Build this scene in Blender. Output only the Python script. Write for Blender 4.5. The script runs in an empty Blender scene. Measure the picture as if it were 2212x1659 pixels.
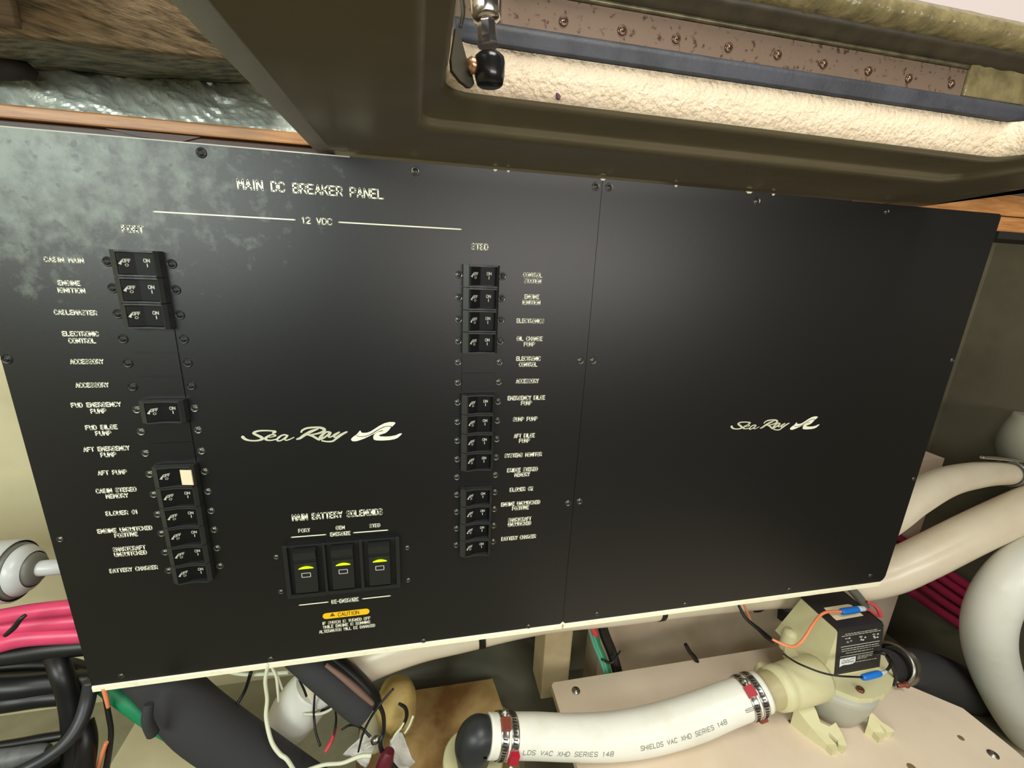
import bpy, bmesh, math, random
from mathutils import Vector, Matrix, noise
from mathutils.geometry import tessellate_polygon
random.seed(7)
C = bpy.context.scene.collection
SC = bpy.context.scene
PI = math.pi

# ---------------------------------------------------------------- camera
# axes of the room seen from the lens: X along the panel, Y into the panel, Z up
F_PX = 945.452
CX, CY = 1106.0, 829.5
HX = Vector((0.97856514, -0.01401676, 0.20545997))
VX = Vector((-0.04262334, 0.96229284, 0.26865542))
NX = HX.cross(VX)
CAM = Vector((0.0, -0.385, 0.0))          # 38.5 cm in front of the panel face (Y = 0)

def ray(px, py):
    r = Vector((px - CX, py - CY, F_PX))
    return Vector((r.dot(HX), r.dot(NX), -r.dot(VX)))
def aty(px, py, Y=0.0):
    r = ray(px, py)
    return CAM + r * ((Y - CAM.y) / r.y)
def atz(px, py, Z):
    r = ray(px, py)
    return CAM + r * ((Z - CAM.z) / r.z)
def pxm(p):
    d = Vector(p) - CAM
    dep = d.x * HX.z + d.y * NX.z - d.z * VX.z
    return dep / F_PX                         # metres per pixel at that point

cam = bpy.data.cameras.new('camera')
cam.sensor_width = 36.0
cam.sensor_fit = 'HORIZONTAL'
cam.lens = F_PX / 2212.0 * 36.0
cam.clip_start = 0.005
cam.clip_end = 50
co = bpy.data.objects.new('camera', cam)
C.objects.link(co)
right = Vector((HX.x, NX.x, -VX.x)); up = -Vector((HX.y, NX.y, -VX.y)); back = -Vector((HX.z, NX.z, -VX.z))
M = Matrix((right, up, back)).transposed().to_4x4()
M.translation = CAM
co.matrix_world = M
SC.camera = co

# ---------------------------------------------------------------- world, lights, exposure
SC.view_settings.view_transform = 'Standard'
SC.view_settings.look = 'None'
SC.view_settings.gamma = 1.0
SC.view_settings.use_curve_mapping = False
SC.view_settings.exposure = 0.18
w = bpy.data.worlds.new('world'); SC.world = w; w.use_nodes = True
bgn = w.node_tree.nodes['Background']
bgn.inputs[0].default_value = (0.86, 0.92, 0.82, 1)
bgn.inputs[1].default_value = 0.05

def area(name, loc, target, sx, sy, power, col):
    l = bpy.data.lights.new(name, 'AREA')
    l.shape = 'RECTANGLE'; l.size = sx; l.size_y = sy; l.energy = power; l.color = col
    o = bpy.data.objects.new(name, l); C.objects.link(o)
    o.location = loc
    o.rotation_euler = (Vector(target) - Vector(loc)).to_track_quat('-Z', 'Y').to_euler()
    return o
# daylight falling through the open hatch, and light from the open locker behind and to the left
area('hatch_daylight', (0.28, -0.80, 1.15), (0.30, -0.05, -0.4), 0.70, 0.60, 17.0, (1.0, 0.96, 0.88))
area('locker_light', (-0.62, -0.80, 0.16), (-0.1, 0.0, -0.10), 0.60, 0.30, 7.0, (0.92, 1.0, 0.93))
area('front_fill', (0.45, -1.15, 0.02), (0.45, 0.0, -0.08), 0.9, 0.16, 6.5, (1.0, 0.95, 0.88))  # added fill behind the camera, lifts the hatch step and hoses

# ---------------------------------------------------------------- materials
def lin(c):
    c = c / 255.0
    return c / 12.92 if c <= 0.04045 else ((c + 0.055) / 1.055) ** 2.4
def rgb(*c): return tuple(lin(v) for v in c) + (1.0,)

def mat(name, col, rough=0.5, metal=0.0, col2=None, nscale=30.0, namt=0.5, bump=0.0, bscale=200.0, spec=0.5, coat=0.0,
        lo=0.4, hi=0.6, detail=4.0, stretch=None, trans=0.0):
    m = bpy.data.materials.new(name); m.use_nodes = True
    nt = m.node_tree; b = nt.nodes['Principled BSDF']
    b.inputs['Base Color'].default_value = rgb(*col)
    b.inputs['Roughness'].default_value = rough
    b.inputs['Metallic'].default_value = metal
    b.inputs['Specular IOR Level'].default_value = spec
    b.inputs['Coat Weight'].default_value = coat
    b.inputs['Transmission Weight'].default_value = trans
    tc = nt.nodes.new('ShaderNodeTexCoord')
    src = tc.outputs['Object']
    if stretch:
        mp = nt.nodes.new('ShaderNodeMapping')
        mp.inputs['Scale'].default_value = stretch[:3]
        if len(stretch) > 3:
            m0 = nt.nodes.new('ShaderNodeMapping'); m0.inputs['Rotation'].default_value = stretch[3:]
            nt.links.new(src, m0.inputs['Vector']); src = m0.outputs['Vector']
        nt.links.new(src, mp.inputs['Vector']); src = mp.outputs['Vector']
    if col2:
        n = nt.nodes.new('ShaderNodeTexNoise')
        n.inputs['Scale'].default_value = nscale; n.inputs['Detail'].default_value = detail; n.inputs['Roughness'].default_value = 0.6
        nt.links.new(src, n.inputs['Vector'])
        r = nt.nodes.new('ShaderNodeMapRange')
        r.inputs['From Min'].default_value = lo; r.inputs['From Max'].default_value = hi
        r.inputs['To Max'].default_value = namt
        nt.links.new(n.outputs[0], r.inputs['Value'])
        mx = nt.nodes.new('ShaderNodeMix'); mx.data_type = 'RGBA'
        mx.inputs[6].default_value = rgb(*col); mx.inputs[7].default_value = rgb(*col2)
        nt.links.new(r.outputs[0], mx.inputs[0])
        nt.links.new(mx.outputs[2], b.inputs['Base Color'])
    if bump:
        n2 = nt.nodes.new('ShaderNodeTexNoise')
        n2.inputs['Scale'].default_value = bscale; n2.inputs['Detail'].default_value = 3.0
        nt.links.new(src, n2.inputs['Vector'])
        bp = nt.nodes.new('ShaderNodeBump'); bp.inputs['Strength'].default_value = bump; bp.inputs['Distance'].default_value = 0.002
        nt.links.new(n2.outputs[0], bp.inputs['Height'])
        nt.links.new(bp.outputs[0], b.inputs['Normal'])
    return m

def panel_material():
    """black engraving laminate; a cloudy film of dust and mildew round one corner"""
    m = mat('black_laminate', (15, 15, 15), rough=0.38, bump=0.05, bscale=2500)
    nt = m.node_tree; b = nt.nodes['Principled BSDF']
    tc = nt.nodes.new('ShaderNodeTexCoord')
    sub = nt.nodes.new('ShaderNodeVectorMath'); sub.operation = 'SUBTRACT'
    sub.inputs[1].default_value = (-0.30, 0.0, 0.07)
    geo = nt.nodes.new('ShaderNodeNewGeometry')
    nt.links.new(geo.outputs['Position'], sub.inputs[0])
    mp = nt.nodes.new('ShaderNodeMapping'); mp.inputs['Scale'].default_value = (4.4, 0.0, 9.5)
    nt.links.new(sub.outputs[0], mp.inputs['Vector'])
    ln = nt.nodes.new('ShaderNodeVectorMath'); ln.operation = 'LENGTH'
    nt.links.new(mp.outputs[0], ln.inputs[0])
    n = nt.nodes.new('ShaderNodeTexNoise'); n.inputs['Scale'].default_value = 75; n.inputs['Detail'].default_value = 8
    n.inputs['Roughness'].default_value = 0.62
    nt.links.new(geo.outputs['Position'], n.inputs['Vector'])
    n2 = nt.nodes.new('ShaderNodeTexNoise'); n2.inputs['Scale'].default_value = 9; n2.inputs['Detail'].default_value = 2
    nt.links.new(geo.outputs['Position'], n2.inputs['Vector'])
    a = nt.nodes.new('ShaderNodeMath'); a.operation = 'MULTIPLY_ADD'      # -len + noise
    a.inputs[1].default_value = -0.62; a.inputs[2].default_value = 0.10
    nt.links.new(ln.outputs['Value'], a.inputs[0])
    s1 = nt.nodes.new('ShaderNodeMath'); s1.operation = 'MULTIPLY_ADD'; s1.inputs[1].default_value = 1.5
    nt.links.new(n.outputs[0], s1.inputs[0]); nt.links.new(a.outputs[0], s1.inputs[2])
    s2 = nt.nodes.new('ShaderNodeMath'); s2.operation = 'MULTIPLY_ADD'; s2.inputs[1].default_value = 0.35
    nt.links.new(n2.outputs[0], s2.inputs[0]); nt.links.new(s1.outputs[0], s2.inputs[2])
    r = nt.nodes.new('ShaderNodeMapRange'); r.inputs['From Min'].default_value = 0.48; r.inputs['From Max'].default_value = 1.02
    r.inputs['To Max'].default_value = 0.62
    nt.links.new(s2.outputs[0], r.inputs['Value'])
    mx = nt.nodes.new('ShaderNodeMix'); mx.data_type = 'RGBA'
    mx.inputs[6].default_value = rgb(15, 15, 15); mx.inputs[7].default_value = rgb(128, 140, 128)
    vo = nt.nodes.new('ShaderNodeTexNoise'); vo.inputs['Scale'].default_value = 120; vo.inputs['Detail'].default_value = 2
    nt.links.new(geo.outputs['Position'], vo.inputs['Vector'])
    vr = nt.nodes.new('ShaderNodeMapRange'); vr.inputs['From Min'].default_value = 0.60; vr.inputs['From Max'].default_value = 0.68
    vr.inputs['To Min'].default_value = 1.0; vr.inputs['To Max'].default_value = 0.25
    nt.links.new(vo.outputs[0], vr.inputs['Value'])
    mu = nt.nodes.new('ShaderNodeMath'); mu.operation = 'MULTIPLY'
    nt.links.new(r.outputs[0], mu.inputs[0]); nt.links.new(vr.outputs[0], mu.inputs[1])
    nt.links.new(mu.outputs[0], mx.inputs[0]); nt.links.new(mx.outputs[2], b.inputs['Base Color'])
    return m

MT = {}
MT['panel'] = panel_material()
MT['panel2'] = mat('black_laminate_clean', (15, 15, 15), rough=0.38, bump=0.05, bscale=2500)
MT['core'] = mat('cream_core', (248, 244, 214), rough=0.6, col2=(215, 205, 165), nscale=90, lo=0.55, hi=0.8)
MT['ink'] = mat('cream_engraving', (246, 246, 222), rough=0.7)
MT['ink_dim'] = mat('worn_white_print', (190, 192, 180), rough=0.7)
MT['plastic'] = mat('black_plastic', (30, 31, 31), rough=0.38)
MT['plastic_body'] = mat('breaker_shell', (40, 42, 41), rough=0.42)
MT['rocker'] = mat('black_rocker', (11, 11, 11), rough=0.5, spec=0.2)
MT['tape'] = mat('cream_tag', (226, 210, 178), rough=0.7)
MT['screw'] = mat('dark_screw', (96, 96, 90), rough=0.30, metal=0.9)
MT['screw_blk'] = mat('black_screw', (28, 28, 27), rough=0.35, metal=0.3)
MT['slot'] = mat('screw_slot', (8, 8, 8), rough=0.6)
MT['yellow'] = mat('caution_yellow', (250, 196, 10), rough=0.6)
MT['lens'] = mat('green_lens', (190, 230, 10), rough=0.3)
nt = MT['lens'].node_tree; b = nt.nodes['Principled BSDF']
b.inputs['Emission Color'].default_value = rgb(205, 255, 5); b.inputs['Emission Strength'].default_value = 1.0   # lit indicator
MT['gel'] = mat('shaded_gelcoat', (112, 103, 82), rough=0.26, col2=(94, 86, 66), nscale=14, bump=0.12, bscale=60, lo=0.35, hi=0.7)  # same gelcoat as the coaming, darkened to paint in the underside's shade
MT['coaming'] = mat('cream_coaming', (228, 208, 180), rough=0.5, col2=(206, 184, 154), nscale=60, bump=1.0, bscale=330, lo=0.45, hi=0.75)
MT['cream'] = mat('cream_liner', (214, 206, 172), rough=0.55, col2=(186, 176, 140), nscale=9, bump=0.1, bscale=80, lo=0.45, hi=0.75)
MT['hull'] = mat('shaded_liner', (104, 98, 80), rough=0.5, col2=(72, 66, 52), nscale=7, bump=0.2, bscale=60, lo=0.4, hi=0.7)  # liner colour darkened to paint in the shade beyond the plain panel
MT['board'] = mat('painted_board', (222, 206, 184), rough=0.55, col2=(204, 186, 160), nscale=12, bump=0.04, bscale=150, lo=0.45, hi=0.75)
MT['stain'] = mat('stained_fibreglass', (172, 146, 96), rough=0.5, col2=(112, 74, 34), nscale=11, lo=0.38, hi=0.66, namt=0.95, bump=0.15, bscale=70)
MT['hose'] = mat('white_hose', (232, 232, 222), rough=0.38, col2=(214, 212, 196), nscale=25, lo=0.5, hi=0.75)
MT['hose_warm'] = mat('cream_hose', (228, 216, 192), rough=0.30, col2=(205, 190, 160), nscale=12, lo=0.45, hi=0.75)
MT['rubber'] = mat('black_rubber', (38, 40, 43), rough=0.42)
MT['rubber_matt'] = mat('foam_rubber', (48, 48, 50), rough=0.85, bump=0.2, bscale=900)
MT['cable_blk'] = mat('black_cable', (15, 15, 16), rough=0.42)
MT['cable_red'] = mat('red_cable', (206, 66, 104), rough=0.38, col2=(176, 40, 80), nscale=20, lo=0.5, hi=0.8)
MT['cable_maroon'] = mat('dark_red_cable', (150, 30, 66), rough=0.4)
MT['wire_orange'] = mat('orange_wire', (236, 140, 98), rough=0.5)
MT['wire_green'] = mat('green_wire', (20, 128, 82), rough=0.5)
MT['wire_teal'] = mat('pale_green_wire', (90, 168, 140), rough=0.45)
MT['wire_white'] = mat('white_wire', (218, 222, 196), rough=0.5)
MT['wire_red'] = mat('red_wire', (214, 70, 76), rough=0.45)
MT['blue'] = mat('blue_crimp', (24, 112, 205), rough=0.35)
MT['clear'] = mat('frosted_crimp_end', (196, 206, 216), rough=0.3)
MT['pump'] = mat('cream_pump_plastic', (208, 204, 162), rough=0.45, col2=(190, 182, 136), nscale=18, lo=0.5, hi=0.8)
MT['pump_dark'] = mat('stained_pump_port', (176, 166, 124), rough=0.45, col2=(130, 112, 72), nscale=30, lo=0.5, hi=0.8)
MT['bowl'] = mat('grey_pump_bowl', (172, 172, 158), rough=0.4)
MT['label'] = mat('black_label', (36, 33, 34), rough=0.5)
MT['steel'] = mat('stainless_band', (200, 198, 190), rough=0.22, metal=1.0)
MT['steel_dull'] = mat('dull_steel', (150, 146, 138), rough=0.35, metal=1.0)
MT['housing_red'] = mat('red_clamp_housing', (176, 18, 44), rough=0.4)
MT['rust'] = mat('rusty_clamp', (130, 62, 46), rough=0.5, metal=0.3)
MT['chrome'] = mat('strut_metal', (216, 206, 202), rough=0.16, metal=1.0)
MT['hinge'] = mat('rusty_hinge', (124, 104, 88), rough=0.45, metal=0.3, col2=(70, 36, 16), nscale=230, lo=0.57, hi=0.66, namt=0.9)
MT['seal'] = mat('black_seal', (62, 64, 72), rough=0.55, col2=(28, 28, 32), nscale=30, lo=0.45, hi=0.6, bump=0.15, bscale=300)
MT['lid_edge'] = mat('woven_glass_edge', (132, 120, 84), rough=0.27, col2=(62, 54, 34), nscale=90, lo=0.4, hi=0.65, bump=1.0, bscale=110)
MT['lid_dark'] = mat('dark_lid', (64, 56, 40), rough=0.5, col2=(40, 36, 28), nscale=60, lo=0.4, hi=0.6)
MT['lid_grey'] = mat('grey_lid_lining', (192, 180, 178), rough=0.6)
MT['wood'] = mat('varnished_wood', (196, 140, 84), rough=0.4, col2=(140, 88, 46), nscale=18, stretch=(1.2, 14, 14), lo=0.35, hi=0.7, namt=0.9)
MT['ply'] = mat('weathered_plywood', (176, 148, 118), rough=0.6, col2=(92, 78, 58), nscale=16, stretch=(2.0, 10, 40, 0, -0.20, 0.0), lo=0.40, hi=0.66, namt=1.0, bump=0.4, bscale=40)
MT['ply_grey'] = mat('grey_plywood', (140, 136, 108), rough=0.6, col2=(60, 58, 46), nscale=14, stretch=(2.0, 12, 30, 0, -0.12, 0), lo=0.4, hi=0.62, namt=1.0, bump=0.4, bscale=40)
MT['foil'] = mat('crumpled_foil', (228, 238, 230), rough=0.36, metal=0.35, col2=(130, 136, 126), nscale=60, lo=0.60, hi=0.7, namt=0.7, bump=0.15, bscale=90)
MT['black'] = mat('dark_gap', (14, 14, 13), rough=0.8)
MT['brass'] = mat('copper_ball', (214, 164, 124), rough=0.3, metal=0.8)
MT['olive'] = mat('olive_blade', (62, 58, 40), rough=0.35)
MT['duct'] = mat('dark_grey_duct', (108, 108, 94), rough=0.42, col2=(88, 88, 76), nscale=12)
MT['pvc'] = mat('grey_white_pvc', (186, 188, 186), rough=0.35)
MT['pvc_dark'] = mat('grey_pvc', (104, 104, 96), rough=0.45)
MT['rag'] = mat('white_cloth', (214, 212, 204), rough=0.9, bump=0.3, bscale=300)
MT['tan'] = mat('tan_block', (190, 172, 136), rough=0.6, col2=(160, 140, 104), nscale=20)
MT['maroon'] = mat('maroon_sleeve', (92, 18, 34), rough=0.45)
MT['floor_liner'] = mat('darker_cream_liner', (156, 152, 126), rough=0.55, col2=(112, 106, 84), nscale=14, lo=0.4, hi=0.7)  # floor liner, a darker tone than the cream walls
MT['print'] = mat('grey_hose_print', (132, 138, 128), rough=0.7)

# ---------------------------------------------------------------- mesh helpers
class MB:
    def __init__(s): s.v = []; s.f = []; s.m = []; s.sm = []
    def add(s, vs, fs, mi=0, smooth=False):
        o = len(s.v); s.v += [Vector(p) for p in vs]
        for f in fs:
            s.f.append([i + o for i in f]); s.m.append(mi); s.sm.append(smooth)
        return s
    def box(s, x0, x1, y0, y1, z0, z1, mi=0):
        vs = [(x, y, z) for x in (x0, x1) for y in (y0, y1) for z in (z0, z1)]
        return s.add(vs, [(0, 1, 3, 2), (4, 6, 7, 5), (0, 4, 5, 1), (2, 3, 7, 6), (0, 2, 6, 4), (1, 5, 7, 3)], mi)
    def bevbox(s, x0, x1, y0, y1, z0, z1, b, mi=0):
        """box with all edges chamfered"""
        bm = bmesh.new()
        bmesh.ops.create_cube(bm, size=1.0)
        for v in bm.verts:
            v.co = Vector(((x0 + x1) / 2 + v.co.x * (x1 - x0), (y0 + y1) / 2 + v.co.y * (y1 - y0), (z0 + z1) / 2 + v.co.z * (z1 - z0)))
        bmesh.ops.bevel(bm, geom=list(bm.edges), offset=b, segments=2, profile=0.6, affect='EDGES')
        bm.verts.index_update()
        s.add([v.co.copy() for v in bm.verts], [[v.index for v in f.verts] for f in bm.faces], mi, False)
        bm.free(); return s
    def prism(s, pts, d, mi=0):
        """closed outline (list of 3-D points, planar) pushed along vector d"""
        n = len(pts); d = Vector(d); pts = [Vector(p) for p in pts]
        tris = tessellate_polygon([pts])
        vs = pts + [p + d for p in pts]
        fs = [tuple(t) for t in tris] + [tuple(i + n for i in reversed(t)) for t in tris]
        fs += [(i, (i + 1) % n, (i + 1) % n + n, i + n) for i in range(n)]
        return s.add(vs, fs, mi)
    def flat(s, pts, mi=0):
        pts = [Vector(p) for p in pts]
        return s.add(pts, [tuple(t) for t in tessellate_polygon([pts])], mi)
    def sweep(s, path, radii, seg=14, mi=0, caps=True, smooth=True, flat=1.0):
        path = [Vector(p) for p in path]; n = len(path)
        if not hasattr(radii, '__len__'): radii = [radii] * n
        T = []
        for i in range(n):
            t = path[min(i + 1, n - 1)] - path[max(i - 1, 0)]
            T.append(t.normalized() if t.length > 1e-9 else Vector((1, 0, 0)))
        ref = Vector((0, 0, 1)) if abs(T[0].z) < 0.9 else Vector((0, 1, 0))
        N = (ref - T[0] * ref.dot(T[0])).normalized()
        vs = []; s.frames = []
        for i in range(n):
            N = (N - T[i] * N.dot(T[i])).normalized(); B = T[i].cross(N)
            s.frames.append((path[i], T[i], N.copy(), B.copy(), radii[i]))
            for k in range(seg):
                a = 2 * PI * k / seg
                vs.append(path[i] + (N * math.cos(a) + B * math.sin(a) * flat) * radii[i])
        fs = [(i * seg + k, i * seg + (k + 1) % seg, (i + 1) * seg + (k + 1) % seg, (i + 1) * seg + k) for i in range(n - 1) for k in range(seg)]
        s.add(vs, fs, mi, smooth)
        if caps:
            s.add(vs[:seg], [tuple(reversed(range(seg)))], mi); s.add(vs[-seg:], [tuple(range(seg))], mi)
        return s
    def lathe(s, origin, axis, prof, seg=24, mi=0, smooth=True, ref=None):
        """prof: list of (distance along the axis, radius)"""
        axis = Vector(axis).normalized(); origin = Vector(origin)
        ref = Vector(ref) if ref else (Vector((0, 0, 1)) if abs(axis.z) < 0.9 else Vector((0, 1, 0)))
        N = (ref - axis * ref.dot(axis)).normalized(); B = axis.cross(N)
        vs = []
        for d, r in prof:
            for k in range(seg):
                a = 2 * PI * k / seg
                vs.append(origin + axis * d + (N * math.cos(a) + B * math.sin(a)) * max(r, 1e-5))
        n = len(prof)
        fs = [(i * seg + k, i * seg + (k + 1) % seg, (i + 1) * seg + (k + 1) % seg, (i + 1) * seg + k) for i in range(n - 1) for k in range(seg)]
        return s.add(vs, fs, mi, smooth)
    def mesh(s, name, mats, off=(0, 0, 0)):
        me = bpy.data.meshes.new(name)
        off = Vector(off)
        me.from_pydata([v - off for v in s.v], [], s.f)
        for m in (mats if isinstance(mats, (list, tuple)) else [mats]): me.materials.append(m)
        me.polygons.foreach_set('material_index', s.m)
        me.polygons.foreach_set('use_smooth', s.sm)
        me.update()
        bm = bmesh.new(); bm.from_mesh(me)
        bmesh.ops.remove_doubles(bm, verts=bm.verts, dist=1e-6)
        bmesh.ops.recalc_face_normals(bm, faces=bm.faces)
        bm.to_mesh(me); bm.free()
        return me
    def build(s, name, mats, parent=None, off=None, kind=None):
        """link as ONE object; with a parent the coordinates are given in the room and made local"""
        if off is None: off = wloc(parent) if parent else (0, 0, 0)
        o = bpy.data.objects.new(name, s.mesh(name, mats, off))
        C.objects.link(o)
        if parent: o.parent = parent
        if kind: o['kind'] = kind
        return o

def wloc(o):
    p = Vector((0, 0, 0))
    while o: p += Vector(o.location); o = o.parent
    return p
def tag(o, label=None, cat=None, group=None, kind=None):
    if label: o['label'] = label
    if cat: o['category'] = cat
    if group: o['group'] = group
    if kind: o['kind'] = kind
    return o
def thing(name, loc, label, cat, group=None):
    o = bpy.data.objects.new(name, None); C.objects.link(o); o.location = loc
    o.empty_display_size = 0.02
    return tag(o, label, cat, group)
def link(name, me, loc, parent, rot=None, label=None):
    o = bpy.data.objects.new(name, me); C.objects.link(o); o.parent = parent
    o.location = Vector(loc) - wloc(parent)
    if rot: o.rotation_euler = rot
    if label: o['label'] = label
    return o
def smooth_path(pts, k=6):
    """Catmull-Rom through tuples of any length"""
    n = len(pts); out = []
    for i in range(n - 1):
        p0, p1, p2, p3 = pts[max(i - 1, 0)], pts[i], pts[i + 1], pts[min(i + 2, n - 1)]
        for j in range(k):
            t = j / k
            out.append(tuple(0.5 * (2 * b + (c - a) * t + (2 * a - 5 * b + 4 * c - d) * t * t + (-a + 3 * b - 3 * c + d) * t ** 3)
                             for a, b, c, d in zip(p0, p1, p2, p3)))
    out.append(tuple(pts[-1])); return out
def pathpx(pts, k=6):
    """(px, py, Y, width in px) -> real points and radii"""
    P = []; R = []
    for x, y, Y, wd in smooth_path(pts, k):
        p = aty(x, y, Y); P.append(p); R.append(wd * 0.5 * pxm(p))
    return P, R
def tube(name, pts, m, label=None, cat=None, group=None, seg=14, parent=None, k=6, caps=True):
    P, R = pathpx(pts, k)
    mb = MB().sweep(P, R, seg, caps=caps)
    fr = mb.frames
    if parent: o = mb.build(name, m, parent)
    else:
        c = P[0].copy()
        o = mb.build(name, m, off=c); o.location = c
        tag(o, label, cat, group)
    return o, fr

# ---------------------------------------------------------------- engraved stroke lettering
G = {
 'A': [[(0,0),(2,6),(4,0)],[(.7,2),(3.3,2)]], 'B': [[(0,0),(0,6),(3,6),(4,5.2),(4,4),(3,3.2),(0,3.2)],[(3,3.2),(4,2.4),(4,.8),(3,0),(0,0)]],
 'C': [[(4,4.8),(3.2,6),(.8,6),(0,4.8),(0,1.2),(.8,0),(3.2,0),(4,1.2)]], 'D': [[(0,0),(0,6),(2.6,6),(4,4.6),(4,1.4),(2.6,0),(0,0)]],
 'E': [[(4,6),(0,6),(0,0),(4,0)],[(0,3.1),(3.2,3.1)]], 'F': [[(4,6),(0,6),(0,0)],[(0,3.1),(3.2,3.1)]],
 'G': [[(4,4.8),(3.2,6),(.8,6),(0,4.8),(0,1.2),(.8,0),(3.2,0),(4,1.2),(4,2.8),(2.4,2.8)]], 'H': [[(0,0),(0,6)],[(4,0),(4,6)],[(0,3),(4,3)]],
 'I': [[(2,0),(2,6)]], 'K': [[(0,0),(0,6)],[(4,6),(0,2.4)],[(1.4,3.6),(4,0)]], 'L': [[(0,6),(0,0),(4,0)]],
 'M': [[(0,0),(0,6),(2,2.4),(4,6),(4,0)]], 'N': [[(0,0),(0,6),(4,0),(4,6)]], 'O': [[(.8,0),(0,1.2),(0,4.8),(.8,6),(3.2,6),(4,4.8),(4,1.2),(3.2,0),(.8,0)]],
 'P': [[(0,0),(0,6),(3,6),(4,5.2),(4,3.6),(3,2.8),(0,2.8)]], 'R': [[(0,0),(0,6),(3,6),(4,5.2),(4,3.6),(3,2.8),(0,2.8)],[(2.2,2.8),(4,0)]],
 'S': [[(4,5),(3.2,6),(.8,6),(0,5),(0,4),(.8,3.2),(3.2,2.8),(4,2),(4,1),(3.2,0),(.8,0),(0,1)]], 'T': [[(0,6),(4,6)],[(2,6),(2,0)]],
 'U': [[(0,6),(0,1.2),(.8,0),(3.2,0),(4,1.2),(4,6)]], 'V': [[(0,6),(2,0),(4,6)]], 'W': [[(0,6),(1,0),(2,4),(3,0),(4,6)]],
 'X': [[(0,0),(4,6)],[(0,6),(4,0)]], 'Y': [[(0,6),(2,3),(4,6)],[(2,3),(2,0)]], 'Z': [[(0,6),(4,6),(0,0),(4,0)]],
 '1': [[(.8,4.8),(2,6),(2,0)]], '2': [[(0,4.8),(.8,6),(3.2,6),(4,4.8),(4,3.8),(0,0),(4,0)]], '4': [[(3,0),(3,6),(0,2),(4,2)]],
 '8': [[(.8,3.2),(0,4),(0,5.2),(.8,6),(3.2,6),(4,5.2),(4,4),(3.2,3.2),(.8,3.2),(0,2.2),(0,1),(.8,0),(3.2,0),(4,1),(4,2.2),(3.2,3.2)]],
 '#': [[(1.2,0),(1.8,6)],[(2.6,0),(3.2,6)],[(0,2),(4,2)],[(0,4),(4,4)]], '-': [[(.5,3),(3.5,3)]],
}
NARROW = {'I': 1.2, '1': 2.4, ' ': 3.6}
def text_strokes(txt):
    """polylines in units of the letter height (0..1 up), plus the total width"""
    x = 0.0; out = []
    for ch in txt:
        wd = NARROW.get(ch, 4.0)
        for pl in G.get(ch, []):
            out.append([((x + (px - (2 - wd / 2 if ch in NARROW else 0))) / 6.0, py / 6.0) for px, py in pl])
        x += wd + 1.5
    return out, (x - 1.5) / 6.0
def ribbon(mb, pl, hw, y, mi=0):
    """flat stroke of half-width hw in the XZ plane at depth y, round joints"""
    for i, (a, b) in enumerate(zip(pl[:-1], pl[1:])):
        dx, dz = b[0] - a[0], b[1] - a[1]; L = math.hypot(dx, dz)
        if L < 1e-9: continue
        nx, nz = -dz / L * hw, dx / L * hw
        mb.add([(a[0] + nx, y, a[1] + nz), (a[0] - nx, y, a[1] - nz), (b[0] - nx, y, b[1] - nz), (b[0] + nx, y, b[1] + nz)], [(0, 1, 2, 3)], mi)
    for p in pl:
        mb.add([(p[0] + hw * math.cos(k * PI / 4), y, p[1] + hw * math.sin(k * PI / 4)) for k in range(8)], [tuple(range(8))], mi)
def put_text(mb, txt, xc, zc, width, h, y, bold=0.085, mi=0):
    st, tw = text_strokes(txt)
    sx = width / (tw * h)
    for pl in st:
        ribbon(mb, [(xc + (p[0] - tw / 2) * h * sx, zc + (p[1] - 0.5) * h) for p in pl], h * bold, y, mi)
def text_px(mb, txt, x0, x1, y, hpx, Y=0.0, lift=0.00015, bold=0.085):
    a = aty(x0, y, Y); b = aty(x1, y, Y); c = aty((x0 + x1) / 2, y, Y)
    hh = (aty((x0 + x1) / 2, y - hpx / 2, Y) - aty((x0 + x1) / 2, y + hpx / 2, Y)).z
    put_text(mb, txt, c.x, c.z, b.x - a.x - hh * bold * 2, hh * (1 - 2 * bold), Y - lift, bold / (1 - 2 * bold))
def rule_px(mb, x0, y0, x1, y1, wpx, Y=0.0, lift=0.00015):
    a = aty(x0, y0, Y); b = aty(x1, y1, Y); z = (a.z + b.z) / 2
    ribbon(mb, [(a.x, z), (b.x, z)], wpx / 2 * pxm((a + b) / 2), Y - lift)
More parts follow.
